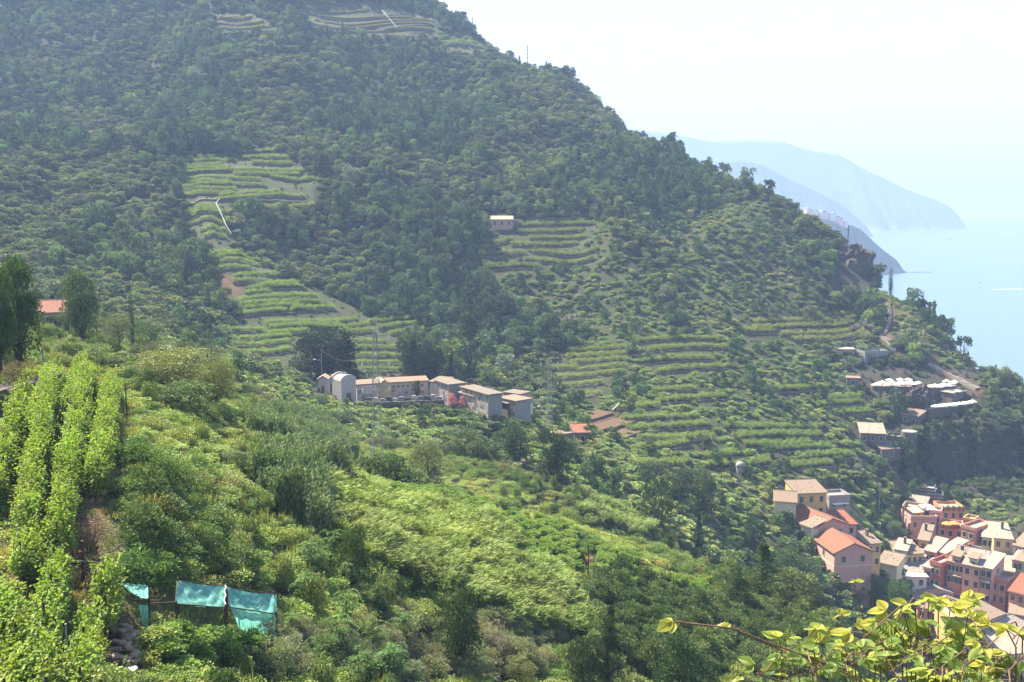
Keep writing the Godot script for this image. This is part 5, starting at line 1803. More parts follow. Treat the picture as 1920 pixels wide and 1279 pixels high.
	# potted plants and people-sized clutter on the roof terraces
	var spots := [[1768, 953, 6.6], [1778, 952, 6.6], [1788, 952, 6.6], [1798, 953, 6.6], [1806, 953, 6.6], [1768, 984, 8.0], [1782, 985, 8.0], [1796, 987, 8.0], [1792, 1160, 13.0], [1802, 1160, 13.0], [1812, 1160, 13.0], [1822, 1160, 13.0], [1828, 1160, 13.0], [1700, 949, 7.0], [1722, 953, 7.0]]
	for k in spots.size():
		var s = spots[k]
		var p := hit(s[0], s[1], s[2])
		var o := thing("potted_plant", "green potted plant on %s, %s along the edge" % [["the orange diners' terrace", "the orange diners' terrace", "the orange diners' terrace", "the orange diners' terrace", "the orange diners' terrace", "the terrace with orange parasols", "the terrace with orange parasols", "the terrace with orange parasols", "the planted ochre roof", "the planted ochre roof", "the planted ochre roof", "the planted ochre roof", "the planted ochre roof", "the upper pink block", "the upper pink block"][k], ORD[k]], "plant", p + Vector3(0, s[2] - 1.0, 0), 0.0, "potted plants on the roof terraces")
		part("pot", bar(Vector3(0, 0.2, 0), Vector3(0, 0.7, 0), 0.28, 8, 0.36), M.tile_red, o)
		part("leaves", pick("bush"), tinted("leaf", tone(Color(0.06, 0.1, 0.04), 0.3)), o, Transform3D(Basis.from_scale(Vector3(1.2, 1.1, 1.2)), Vector3(0, 0.6, 0)))

func build_upper_town() -> void:
	# round watch tower
	var p := hit(1702, 862)
	var top := at_height(1702, 808, 0)
	var d := -p.z
	var h := EYE + slope(808) * d - p.y
	var r := 13.0 / F * d
	var t := thing("stone_tower", "round old stone watchtower with corbelled top above the village", "tower", p)
	part("shaft", bar(Vector3(0, -4, 0), Vector3(0, h - 1.6, 0), r * 1.04, 20, r), M.old_wall, t)
	for k in 18:
		var a := TAU * k / 18.0
		part("corbel", box(Vector3(-0.16, h - 2.8, r - 0.25), Vector3(0.16, h - 1.6, r + 0.3)), M.old_wall, t, Transform3D(Basis(Vector3.UP, a), Vector3.ZERO))
	part("parapet", bar(Vector3(0, h - 1.6, 0), Vector3(0, h - 0.2, 0), r + 0.32, 20), M.old_wall, t)
	part("terrace", bar(Vector3(0, h - 0.2, 0), Vector3(0, h, 0), r + 0.1, 20), M.slab_grey, t)
	house("upper_house", "long pale roofed house left of the watchtower", [1614, 812, 1660, 814], 4.0, 6.5, "mono", 1.8, M.old_wall, M.tile_pale, 3, 1, 0, 0)
	house("upper_house", "tiled roof leaning against the watchtower", [1654, 843, 1690, 841], 4.5, 5.0, "mono", 1.0, M.old_wall, M.tile_buff, 1, 1, 0, 0)
	house("upper_house", "buff tiled house above the watchtower", [1690, 776, 1722, 781], 2.6, 5.0, "mono", 1.0, M.stone, M.tile_buff, 2, 1, 0, 0)
	house("upper_house", "grey terrace house behind the watchtower battlement", [1662, 822, 1700, 826], 3.0, 5.0, "flat", 0.0, M.old_wall, M.slab_grey, 3, 1, 0, 0)
	house("upper_house", "low rose house under the terraced rock", [1566, 655, 1602, 656], 3.0, 5.0, "slab", 0.0, M.plaster_rose, M.slab_grey, 3, 1, 0, 0)
	house("upper_house", "wide grey retaining house below the pale ramp", [1622, 664, 1666, 662], 3.0, 5.0, "flat", 0.0, M.concrete_grey, M.slab_grey, 0, 0, 0, 0)
	house("upper_house", "little flat roofed house left of the parasol terrace", [1588, 709, 1612, 710], 3.0, 4.0, "slab", 0.0, M.stone, M.tile_buff, 1, 1, 0, 0)
	house("upper_house", "grey fort-like house with white awning above the pink terraces", [1708, 917, 1752, 922], 4.0, 6.0, "flat", 0.0, M.old_wall, M.slab_grey, 3, 1, 0, 0)
	house("upper_house", "grey battlemented terrace below the fort-like house", [1710, 929, 1768, 935], 3.4, 5.0, "flat", 0.0, M.old_wall, M.slab_grey, 0, 0, 0, 0)
	awning("small white awning on the grey fort-like house", [1740, 920, 1754, 922], 5.6, 2.0, M.cloth_white)
	# restaurant decks cut into the cliff, with cream parasols
	var decks := [
		["upper left", [1636, 724, 1726, 726], 2.6, 6.0, [[1646, 719], [1655, 716], [1664, 719], [1673, 716], [1682, 719], [1690, 716], [1698, 718], [1707, 716], [1715, 719], [1722, 717], [1668, 712], [1688, 711], [1704, 711]]],
		["upper right", [1738, 728, 1794, 724], 2.4, 5.0, [[1744, 724], [1753, 722], [1762, 724], [1770, 720], [1778, 722], [1786, 718], [1790, 715], [1775, 714]]],
		["lowest", [1742, 768, 1826, 758], 3.2, 5.0, [[1754, 761], [1763, 760], [1772, 759], [1781, 758], [1790, 757], [1799, 756], [1808, 755], [1817, 754], [1824, 752]]],
	]
	for k in decks.size():
		var e = decks[k]
		var f := facade(e[1][0], e[1][1], e[1][2], e[1][3], e[2])
		var w: float = f[2]
		var o := thing("restaurant_terrace", "%s stone restaurant terrace with railing above the cliff" % e[0], "terrace", f[0], f[1])
		part("deck", box(Vector3(-w / 2, -5.0, -e[3]), Vector3(w / 2, e[2], 0)), M.old_wall, o)
		part("floor", box(Vector3(-w / 2, e[2], -e[3]), Vector3(w / 2, e[2] + 0.06, -0.06)), M.slab_grey, o)
		var rl := st_new()
		bx(rl, Vector3(-w / 2, e[2] + 0.95, -0.08), Vector3(w / 2, e[2] + 1.02, -0.02))
		for j in int(w / 0.5) + 1:
			var x := -w / 2 + 0.05 + j * 0.5
			bx(rl, Vector3(x - 0.03, e[2] + 0.06, -0.07), Vector3(x + 0.03, e[2] + 0.95, -0.03))
		part("railing", done(rl), M.white, o)
		for j in e[4].size():
			var s = e[4][j]
			var alt: float = f[0].y + e[2]
			var q := at_height(s[0], s[1] - 1.0, alt + 2.3)
			q.y = alt
			umbrella("cream parasol on the %s restaurant terrace, %s in its row" % [e[0], ORD[j]], q, 1.3, M.cloth_white, "cream parasols on the %s restaurant terrace" % e[0])
	umbrella("single white parasol between the right restaurant terraces", hit(1797, 732, 2.0), 1.8, M.cloth_white, "")
	house("beach_bar", "small flat bar behind the single white parasol", [1786, 738, 1812, 734], 2.6, 4.0, "slab", 0.0, M.stone, M.slab_grey, 2, 1, 0, 0)
	# stairs, ramps and paths
	var ways := [
		["stone_stairs", "stone stairs climbing past the watchtower", [1648, 848, 1660, 868, 1672, 888, 1690, 905, 1706, 922], 1.6, M.stone],
		["ramp", "pale paved ramp below the rock", [1652, 632, 1668, 640, 1676, 650, 1672, 662], 2.4, M.slab_grey],
		["footpath", "sandy footpath climbing behind the rock", [1666, 572, 1670, 590, 1668, 605, 1662, 622, 1650, 632], 1.2, M.slab_grey],
		["ramp", "long paved ramp along the seaward slope", [1742, 683, 1766, 696, 1790, 708, 1815, 722, 1838, 732], 2.6, M.slab_grey],
		["stone_stairs", "short stairs left of the upper left restaurant terrace", [1655, 728, 1660, 745, 1666, 762], 1.4, M.stone],
		["footpath", "grassy path above the bank below the cemetery", [925, 898, 950, 888, 975, 872, 1000, 856], 1.0, M.stone],
	]
	for e in ways:
		var st := st_new()
		var pts := []
		for k in range(0, e[2].size() - 2, 2):
			for j in 6:
				var x := lerpf(e[2][k], e[2][k + 2], j / 6.0)
				var y := lerpf(e[2][k + 1], e[2][k + 3], j / 6.0)
				pts.append(hit(x, y))
		for k in pts.size() - 1:
			var a: Vector3 = pts[k]
			var b: Vector3 = pts[k + 1]
			var run := (b - a)
			run.y = 0
			var side := Vector3(-run.z, 0, run.x).normalized() * float(e[3]) * 0.5
			var y := maxf(a.y, b.y) + 0.45
			var c := [a + side, b + side, b - side, a - side]
			for i in 4:
				c[i].y = y
			quad(st, c[0], c[1], c[2], c[3])
			for i in 4:
				var m: Vector3 = c[i]
				var n: Vector3 = c[(i + 1) % 4]
				quad(st, m, n, n + Vector3(0, -1.6, 0), m + Vector3(0, -1.6, 0))
		var o := part(e[0], done(st), e[4], self)
		tag(o, e[1], "path")
	# the bare rock at the end of the ridge
	build_rock("rock_outcrop", "dark bare rock at the end of the ridge above the sea", 1598, 500, 418.0, 9.0, 17.0)
	build_rock("rock_outcrop", "dark cliff block between the two restaurant terraces", 1722, 750, 318.0, 4.5, 9.0)
	build_rock("rock_outcrop", "dark rock behind the pale ramp", 1618, 625, 372.0, 5.0, 7.0)

func build_rock(called: String, label: String, px: float, py: float, d: float, w: float, h: float) -> void:
	var p := P(px, py, d)
	var s := SphereMesh.new()
	s.radial_segments = 40
	s.rings = 28
	s.radius = 1.0
	s.height = 2.0
	var a := s.get_mesh_arrays()
	var v: PackedVector3Array = a[Mesh.ARRAY_VERTEX]
	var st := SurfaceTool.new()
	st.begin(Mesh.PRIMITIVE_TRIANGLES)
	st.set_smooth_group(-1)
	var idx: PackedInt32Array = a[Mesh.ARRAY_INDEX]
	for i in idx:
		var q := v[i]
		var k := 1.0 + 0.5 * broad.get_noise_3d(q.x * 1.3 + px, q.y * 0.7, q.z * 1.3) + 0.25 * fine.get_noise_3d(q.x * 5.0, q.y * 2.0 + px, q.z * 5.0)
		st.add_vertex(Vector3(q.x * w, signf(q.y) * pow(absf(q.y), 0.6) * h * 0.5, q.z * w) * k)
	st.generate_normals()
	var o := part(called, st.commit(), M.rock, self, Transform3D(Basis(), p))
	tag(o, label, "rock")

# ---------------------------------------------------------------- the near vineyard and its things
func near_row(label: String, xy: Array, tall: float, wide: float) -> void:
	var pts := []
	for k in range(0, xy.size(), 2):
		pts.append(hit(xy[k], xy[k + 1], 0.9, 24.0))
	var t := thing("vine_row", label, "vines", pts[0], 0.0, "vine rows of the near vineyard")
	var mass := Mass.new()
	var vines := st_new()
	for k in pts.size() - 1:
		var a: Vector3 = pts[k]
		var b: Vector3 = pts[k + 1]
		var run := b - a
		run.y = 0.0
		var n := maxi(1, int(run.length() / 0.55))
		var yaw := atan2(-run.z, run.x)
		for j in n:
			var p := a.lerp(b, (j + 0.5) / n)
			p += Vector3(0.35 * fine.get_noise_2d(p.z * 0.4, xy[0]), 0, 0)
			p.y = ground(p.x, p.z)
			var o: Vector3 = p - pts[0]
			var lush := 1.0 + 0.35 * fine.get_noise_2d(p.z * 0.7, xy[0] + 50.0)
			for side in [-0.1, 0.1]:
				var s: Vector3 = Vector3(-run.z, 0, run.x).normalized() * side
				mass.put(pick("vine"), Transform3D(Basis(Vector3.UP, yaw + rng.randf_range(-0.3, 0.3)).scaled(Vector3(1.0, tall / 1.9 * 0.86 * lush * rng.randf_range(0.75, 1.2), wide * 1.08 * lush)), o + s + Vector3(rng.randf_range(-0.1, 0.1), 0, rng.randf_range(-0.1, 0.1))), tone(Color(0.122, 0.168, 0.036), 0.28))
			if rng.randf() < 0.75:
				mass.put(pick('vine'), Transform3D(Basis(Vector3.UP, rng.randf_range(0.0, TAU)).scaled(Vector3(0.7, rng.randf_range(0.5, 0.9), 0.8)), o + Vector3(rng.randf_range(-0.6, 0.6), -0.2, rng.randf_range(-0.4, 0.4))), tone(Color(0.125, 0.16, 0.035), 0.25))
			if j % 2 == 0:
				tube(vines, [o + Vector3(0, -0.1, 0), o + Vector3(rng.randf_range(-0.08, 0.08), 0.5, rng.randf_range(-0.08, 0.08)), o + Vector3(rng.randf_range(-0.15, 0.15), 1.0, 0)], [0.035, 0.03, 0.02], 5)
		part("post", bar(Vector3(0, -0.3, 0), Vector3(0, tall * 0.98, 0), 0.045), M.wood, t, Transform3D(Basis(), Vector3(a.x, ground(a.x, a.z), a.z) - pts[0]))
	commit(mass, "foliage", M.leaf_vine, t)
	part("vine_stems", done(vines), M.bark, t).set_meta("kind", "stuff")

func cloth_sheet(c: Array, sag: float, n := 22) -> ArrayMesh:   # four corners, sagging between them
	var st := SurfaceTool.new()
	st.begin(Mesh.PRIMITIVE_TRIANGLES)
	st.set_smooth_group(0)
	var at := func(u: float, v: float) -> Vector3:
		var p: Vector3 = c[0].lerp(c[1], u).lerp(c[3].lerp(c[2], u), v)
		p.y -= sag * sin(u * PI) * (0.35 + 0.65 * sin(v * PI))
		p += Vector3(0.02 * sin(u * 31.0 + v * 5.0), 0.05 * sin(u * 27.0 + v * 2.0) * sin(v * PI) + 0.03 * sin(v * 13.0 + u * 9.0) * sin(u * PI), 0.05 * sin(u * 21.0 - v * 2.0) * sin(v * 3.0))
		return p
	for i in n:
		for j in n:
			var a: Vector3 = at.call(float(i) / n, float(j) / n)
			var b: Vector3 = at.call(float(i + 1) / n, float(j) / n)
			var d: Vector3 = at.call(float(i + 1) / n, float(j + 1) / n)
			var e: Vector3 = at.call(float(i) / n, float(j + 1) / n)
			quad(st, a, b, d, e)
	st.generate_normals()
	return st.commit()

func rock_mesh(seed_: int) -> ArrayMesh:
	var s := SphereMesh.new()
	s.radial_segments = 7
	s.rings = 4
	s.radius = 0.5
	s.height = 1.0
	var a := s.get_mesh_arrays()
	var v: PackedVector3Array = a[Mesh.ARRAY_VERTEX]
	var st := st_new()
	for i in a[Mesh.ARRAY_INDEX]:
		var q := v[i]
		q = Vector3(clampf(q.x, -0.36, 0.36), clampf(q.y, -0.34, 0.34), clampf(q.z, -0.36, 0.36)) * (1.0 + 0.35 * fine.get_noise_3d(q.x * 3.0 + seed_ * 9.0, q.y * 3.0, q.z * 3.0))
		st.add_vertex(q)
	return done(st)

func build_foreground() -> void:
	near_row("long vine row third from the left edge, ending at two tall posts", [40, 1062, 52, 960, 66, 860, 86, 770, 106, 706], 2.0, 1.25)
	near_row("vine row second from the right of the shelf, bending to the right", [108, 1020, 120, 920, 134, 830, 152, 750, 166, 702], 2.0, 1.3)
	near_row("short dense vine row along the right edge of the shelf", [178, 905, 192, 835, 202, 770, 208, 722], 2.0, 1.5)
	near_row("vine row at the left edge of the picture, running up to the dark trees", [-20, 930, 8, 850, 36, 770, 58, 712], 2.0, 1.3)
	near_row("vine row between the left edge row and the long row, top half only", [62, 800, 84, 736, 96, 700], 1.9, 1.3)
	near_row("vine row in the upper middle of the shelf, behind the bending row", [128, 770, 146, 720, 152, 694], 1.9, 1.3)
	near_row("lone tall vine bush left of the net shelter", [200, 1165, 203, 1095], 2.1, 1.5)
	near_row("low vine row in front of the bending row, left of the brown post", [84, 1175, 98, 1120, 108, 1065], 1.9, 1.3)
	near_row("vine row at the bottom left with the grey stake in it", [152, 1290, 158, 1210, 150, 1165], 1.7, 1.4)
	near_row("bottom left vine row beside the grey stake row", [88, 1300, 76, 1240, 70, 1200], 1.5, 1.6)
	near_row("vine row in the bottom left corner of the picture", [10, 1310, 22, 1240, 30, 1180], 1.6, 1.8)
	near_row("vine row at the left edge below the red earth", [-25, 1230, -5, 1170, 14, 1120], 1.6, 1.5)
	# shade net shelter
	mat("net", lin(0.34, 0.9, 0.81), 0.8, t_wear, 0.25)
	M.net.transparency = BaseMaterial3D.TRANSPARENCY_ALPHA
	M.net.albedo_color.a = 0.85
	M.net.cull_mode = BaseMaterial3D.CULL_DISABLED
	M.net.backlight_enabled = true
	M.net.backlight = Color(0.92, 1.0, 0.99)
	var d := 52.0
	var g := hit(424, 1170, 0.0, 30.0)
	d = -g.z
	var t := thing("net_shelter", "turquoise shade net shelter on wooden posts, the larger right hand one", "shelter", g)
	var o := g
	var dl := -hit(330, 1131, 1.75, 30.0).z
	var dr := -hit(516, 1203, 0.3, 30.0).z
	var dep := func(px: float) -> float: return lerpf(dl, dr, (px - 330.0) / 186.0)
	var at := func(px: float, py: float, back: float) -> Vector3: return P(px, py, dep.call(px) + back) - o
	var A: Vector3 = at.call(332, 1088, 1.8)
	var B: Vector3 = at.call(423, 1098, 1.8)
	var C: Vector3 = at.call(421, 1138, 0)
	var D: Vector3 = at.call(329, 1131, 0)
	part("net_panel", cloth_sheet([A, B, C, D], 0.2), M.net, t)
	var E: Vector3 = at.call(424, 1100, 1.8)
	var G: Vector3 = at.call(513, 1113, 1.8)
	var H: Vector3 = at.call(517, 1150, 0.3)
	var I: Vector3 = at.call(430, 1137, 0.3)
	part("net_panel", cloth_sheet([E, G, H, I], 0.32), M.net, t)
	part("net_panel", cloth_sheet([I, H, at.call(516, 1206, 0.0), at.call(448, 1178, 0.0)], 0.1), M.net, t)
	part("net_panel", cloth_sheet([G, at.call(518, 1116, 1.75), at.call(521, 1200, 0.6), H], 0.0, 6), M.net, t)
	for k in [A, B, C, D, G, H]:
		var foot: Vector3 = k
		foot.y = ground(k.x + o.x, k.z + o.z) - o.y - 0.3
		part("post", bar(foot, k + Vector3(0.03, 0.12, 0), 0.05), M.wood, t)
	for s in [[A, B], [D, C], [E, G], [I, H], [A, D], [B, C]]:
		part("pole", bar(s[0] + Vector3(0, -0.04, 0), s[1] + Vector3(0, -0.04, 0), 0.03), M.wood, t)
	var rope := []
	for k in 9:
		rope.append(B.lerp(C, k / 8.0) + Vector3(0.05 * sin(k * 2.0), 0.03, 0.04))
	var rs := st_new()
	tube(rs, rope, [0.035], 5)
	part("lacing", done(rs), M.white, t)
	d = -hit(279, 1126, 1.5, 30.0).z
	t = thing("net_shelter", "smaller turquoise net piece left of the large net shelter", "shelter", P(258, 1150, d))
	o = t.position
	part("net_panel", cloth_sheet([P(218, 1089, d + 1.6) - o, P(277, 1098, d + 1.6) - o, P(279, 1124, d) - o, P(252, 1115, d) - o], 0.08), M.net, t)
	part("net_panel", cloth_sheet([P(260, 1133, d + 0.1) - o, P(280, 1134, d + 0.1) - o, P(277, 1174, d - 0.2) - o, P(266, 1170, d - 0.2) - o], 0.03), M.net, t)
	for s in [[218, 1089, d + 1.6], [278, 1098, d + 1.6], [279, 1124, d]]:
		var k := P(s[0], s[1], s[2]) - o
		var foot := k
		foot.y = ground(k.x + o.x, k.z + o.z) - o.y - 0.3
		part("post", bar(foot, k + Vector3(0, 0.1, 0), 0.05), M.wood, t)
	part("pole", bar(P(250, 1127, d) - o, P(300, 1126, d) - o, 0.035), M.wood, t)
	part("pole", bar(P(262, 1133, d) - o, P(330, 1129, d) - o, 0.03), M.wood, t)
	# stones of the broken dry wall
	var rocks := [rock_mesh(1), rock_mesh(2), rock_mesh(3), rock_mesh(4), rock_mesh(5)]
	var tones := [mat("stone_a", lin(0.42, 0.33, 0.25), 0.95, t_coarse, 2.0), mat("stone_b", lin(0.32, 0.26, 0.21), 0.95, t_coarse, 2.0), mat("stone_c", lin(0.48, 0.4, 0.31), 0.95, t_coarse, 2.0)]
	var base := hit(236, 1262, 0.0, 24.0)
	t = thing("dry_stone_wall", "broken dry stone wall of loose grey-brown stones beside the vines", "wall", base)
	var far_end := hit(240, 1192, 0.0, 24.0) - base
	for k in 110:
		var f := rng.randf()
		var x := rng.randf_range(-0.62, 0.45)
		var p := far_end * f + Vector3(x, 0, 0)
		p.y = ground(p.x + base.x, p.z + base.z) - base.y + maxf(0.0, 0.75 - absf(x) * 0.9) * rng.randf()
		var s := rng.randf_range(0.2, 0.42)
		part("stone", rocks[k % 5], tones[rng.randi() % 3], t, Transform3D(Basis(Vector3.UP, rng.randf_range(0, TAU)).rotated(Vector3.RIGHT, rng.randf_range(-0.3, 0.3)).scaled(Vector3(s * 1.35, s * 0.65, s)), p))
	var bp := hit(246, 1273, 0.0, 24.0)
	t = thing("bucket", "dark round bucket lid at the foot of the broken stone wall", "bucket", bp + Vector3(0, 0.1, 0))
	part("body", bar(Vector3(0, -0.2, 0), Vector3(0, 0.3, 0), 0.2, 14, 0.24), M.dark, t)
	part("lid", bar(Vector3(0, 0.3, 0), Vector3(0, 0.34, 0), 0.26, 14), M.metal, t)
	# posts and stakes
	for s in [[157, 1092, 1014, 0.075, "thick brown wooden post with red ribbons beside the bare shrub", "wood", true], [127, 1262, 1170, 0.035, "thin grey metal stake in the bottom left vines", "metal", false], [37, 1068, 985, 0.035, "grey metal stake at the end of the long vine row", "metal", false], [104, 1035, 985, 0.035, "grey metal stake at the end of the bending vine row", "metal", false], [238, 790, 722, 0.04, "thin stake at the far right corner of the vine shelf", "wood", false], [82, 700, 648, 0.05, "grey post standing above the far end of the vine rows", "metal", false], [1103, 1088, 1022, 0.06, "dark wooden stake between two vine canopies", "wood", false], [1212, 1135, 1078, 0.06, "dark stake beside the bare earth patch on the near slope", "wood", false], [1262, 1128, 1085, 0.05, "short stake right of the bare earth patch", "wood", false], [836, 985, 950, 0.06, "short post by the small red earth strip", "wood", false]]:
		var p := hit(s[0], s[1], 0.0, 24.0)
		var h := EYE + slope(s[2]) * -p.z - p.y
		var q := thing("stake", s[4], "post", p)
		part("shaft", bar(Vector3(0, -0.3, 0), Vector3(rng.randf_range(-0.04, 0.04), h, 0), s[3]), M[s[5]], q)
		if s[6]:
			mat("ribbon", lin(0.6, 0.06, 0.03), 0.7)
			for k in 2:
				part("ribbon", box(Vector3(-0.1, h * (0.3 + 0.45 * k) - 0.03, 0.06), Vector3(0.08, h * (0.3 + 0.45 * k) + 0.03, 0.09)), M.ribbon, q)
			part("wire", bar(Vector3(-2.0, h * 0.6, 0.0), Vector3(2.2, h * 0.5, 0.4), 0.012), M.wire, q)
	# bare dry shrub
	var p := hit(172, 1032, 0.0, 24.0)
	t = thing("dry_shrub", "bare dry reddish shrub behind the brown post", "shrub", p)
	var tw := st_new()
	for k in 46:
		var a := rng.randf_range(0, TAU)
		var lean := rng.randf_range(0.1, 0.8)
		var n := rng.randf_range(0.7, 1.9)
		var e := Vector3(cos(a) * lean, 1.0, sin(a) * lean).normalized() * n
		tube(tw, [Vector3.ZERO, e * 0.5 + Vector3(0.05, 0.1, 0), e], [0.025, 0.014, 0.005], 4)
		for j in 4:
			var s := e * rng.randf_range(0.45, 0.95)
			tube(tw, [s, s + ball(rng) * 0.35 + Vector3(0, 0.15, 0)], [0.008, 0.003], 3)
	mat("twig", lin(0.2, 0.13, 0.085), 0.95)
	part("twigs", done(tw), M.twig, t).set_meta("kind", "stuff")
	# earth bank and stone wall at the left edge
	var bank := st_new()
	var a := hit(-60, 800, 0.0, 30.0)
	var b := hit(14, 790, 0.0, 30.0)
	for k in 8:
		var u := a.lerp(b, k / 8.0)
		var v := a.lerp(b, (k + 1) / 8.0)
		var hu := 1.9 + 0.5 * fine.get_noise_2d(k * 0.7, 3.0)
		var hv := 1.9 + 0.5 * fine.get_noise_2d((k + 1) * 0.7, 3.0)
		quad(bank, u + Vector3(0, hu, -0.6), v + Vector3(0, hv, -0.6), v + Vector3(0, -0.6, 0), u + Vector3(0, -0.6, 0))
		quad(bank, u + Vector3(0, hu, -8), v + Vector3(0, hv, -8), v + Vector3(0, hv, -0.6), u + Vector3(0, hu, -0.6))
	quad(bank, b + Vector3(0, 1.9, -0.6), b + Vector3(0, 1.8, -8), b + Vector3(0, -0.6, -8), b + Vector3(0, -0.6, 0))
	tag(part("retaining_wall", done(bank), M.dry_stone, self), "dark earth and stone wall at the left edge under the trees", "wall")
	var bush := root_at(38, 68)
	tree("dry_bush", "brown withered bush against the wall at the left edge", "bush", bush, "olive", 3.0, EYE + slope(668) * 68.0 - bush.y, Color(0.11, 0.085, 0.05), 0.0)

# ---------------------------------------------------------------- the bramble right in front
func leaflet(seed_: int) -> ArrayMesh:   # along +y, 1 long, face towards +z, pleated between its veins, toothed edge
	var g := RandomNumberGenerator.new()
	g.seed = seed_
	var st := SurfaceTool.new()
	st.begin(Mesh.PRIMITIVE_TRIANGLES)
	st.set_smooth_group(-1)
	var n := 16
	var m := 4
	var cup := g.randf_range(0.05, 0.25)
	var droop := g.randf_range(0.1, 0.5)
	var at := func(i: int, j: int) -> Vector3:
		var t := float(i) / n
		var w := 0.37 * pow(sin(PI * pow(t, 0.72)), 0.8) if t > 0.0 and t < 1.0 else 0.0
		var u := float(j) / m
		if absi(j) == m and i > 0 and i < n:
			w *= 1.04 if i % 2 else 0.93
		var y := t + absf(u) * 0.06
		var vein := absf(fposmod((t - absf(u) * 0.22) * 8.0, 1.0) - 0.5) * 2.0
		var z := -cup * w * 2.0 * (1.0 - absf(u)) + (vein - 0.5) * 0.06 * (1.0 - absf(u) * 0.5) - droop * t * t * 0.5
		return Vector3(u * w, y, z)
	for i in n:
		for j in range(-m, m):
			var a: Vector3 = at.call(i, j)
			var b: Vector3 = at.call(i, j + 1)
			var c: Vector3 = at.call(i + 1, j + 1)
			var d: Vector3 = at.call(i + 1, j)
			if i > 0:
				st.add_vertex(a); st.add_vertex(b); st.add_vertex(c)
			st.add_vertex(a); st.add_vertex(c); st.add_vertex(d)
	st.generate_normals()
	return st.commit()

var leaflets := []
var bramble_green := []

func compound(cane: Node3D, p: Vector3, out: Vector3, size: float, many: int, tone_: int) -> void:
	# a stalk with three to five leaflets spread like a hand
	out = out.normalized()
	var stalk := size * rng.randf_range(0.5, 0.9)
	var tip := p + out * stalk + Vector3(0, 0.15 * size, 0)
	var up := (Vector3.UP + ball(rng) * 0.55 + out * 0.2).normalized()
	var side := out.cross(up).normalized()
	up = side.cross(out).normalized()
	var st := st_new()
	tube(st, [p, p + out * stalk * 0.5 + Vector3(0, 0.1 * size, 0), tip], [0.0014, 0.0012, 0.001], 4)
	part("leaf_stalk", done(st), M.cane, cane)
	for k in many:
		var a: float = [0.0, 1.05, -1.05, 1.9, -1.9][k] + rng.randf_range(-0.15, 0.15)
		var dir := (out * cos(a) + side * sin(a) - up * rng.randf_range(0.05, 0.55)).normalized()
		var across := dir.cross(up).normalized()
		var n := across.cross(dir).normalized()
		var s := size * (1.0 if k == 0 else 0.82) * rng.randf_range(0.85, 1.1)
		var b := Basis(across * s, dir * s, n * s).rotated(dir, rng.randf_range(-0.35, 0.35))
		part("leaf", leaflets[rng.randi() % leaflets.size()], bramble_green[clampi(tone_ + rng.randi_range(-1, 1), 0, bramble_green.size() - 1)], cane, Transform3D(b, tip + dir * s * 0.04))

func cane_of(t: Node3D, pts: Array, r: float, size: float, tone_: int, nodes: int, many := 3, from := 0.15) -> void:
	var o := t.position
	var curve := Curve3D.new()
	for k in pts.size():
		var a: Vector3 = pts[maxi(k - 1, 0)]
		var b: Vector3 = pts[mini(k + 1, pts.size() - 1)]
		curve.add_point(pts[k] - o, -(b - a) * 0.18, (b - a) * 0.18)
	var line := []
	var radii := []
	var n := 18
	var long := curve.get_baked_length()
	for k in n + 1:
		line.append(curve.sample_baked(long * k / n))
		radii.append(lerpf(r, r * 0.5, float(k) / n))
	var st := st_new()
	tube(st, line, radii, 6)
	for k in 40:
		var c := curve.sample_baked(long * rng.randf())
		var dir := ball(rng)
		tube(st, [c, c + dir * r * 2.6], [r * 0.35, r * 0.05], 3)
	var cane := part("cane", done(st), M.cane, t)
	for k in nodes:
		var f := lerpf(from, 0.99, float(k) / maxf(1.0, nodes - 1.0))
		var c := curve.sample_baked(long * f)
		var along := (curve.sample_baked(minf(long, long * f + 0.02)) - curve.sample_baked(long * f - 0.02)).normalized()
		var s := along.cross(Vector3.UP).normalized() * (1.0 if k % 2 else -1.0)
		var out := (s * rng.randf_range(0.5, 1.0) + along * rng.randf_range(0.2, 0.7) + Vector3(0, rng.randf_range(-0.1, 0.5), 0) + ball(rng) * 0.25)
		compound(cane, c, out, size * rng.randf_range(0.75, 1.15) * (1.0 if f < 0.9 else 0.65), many if f < 0.95 else 3, tone_ + (2 if f > 0.9 else 0))

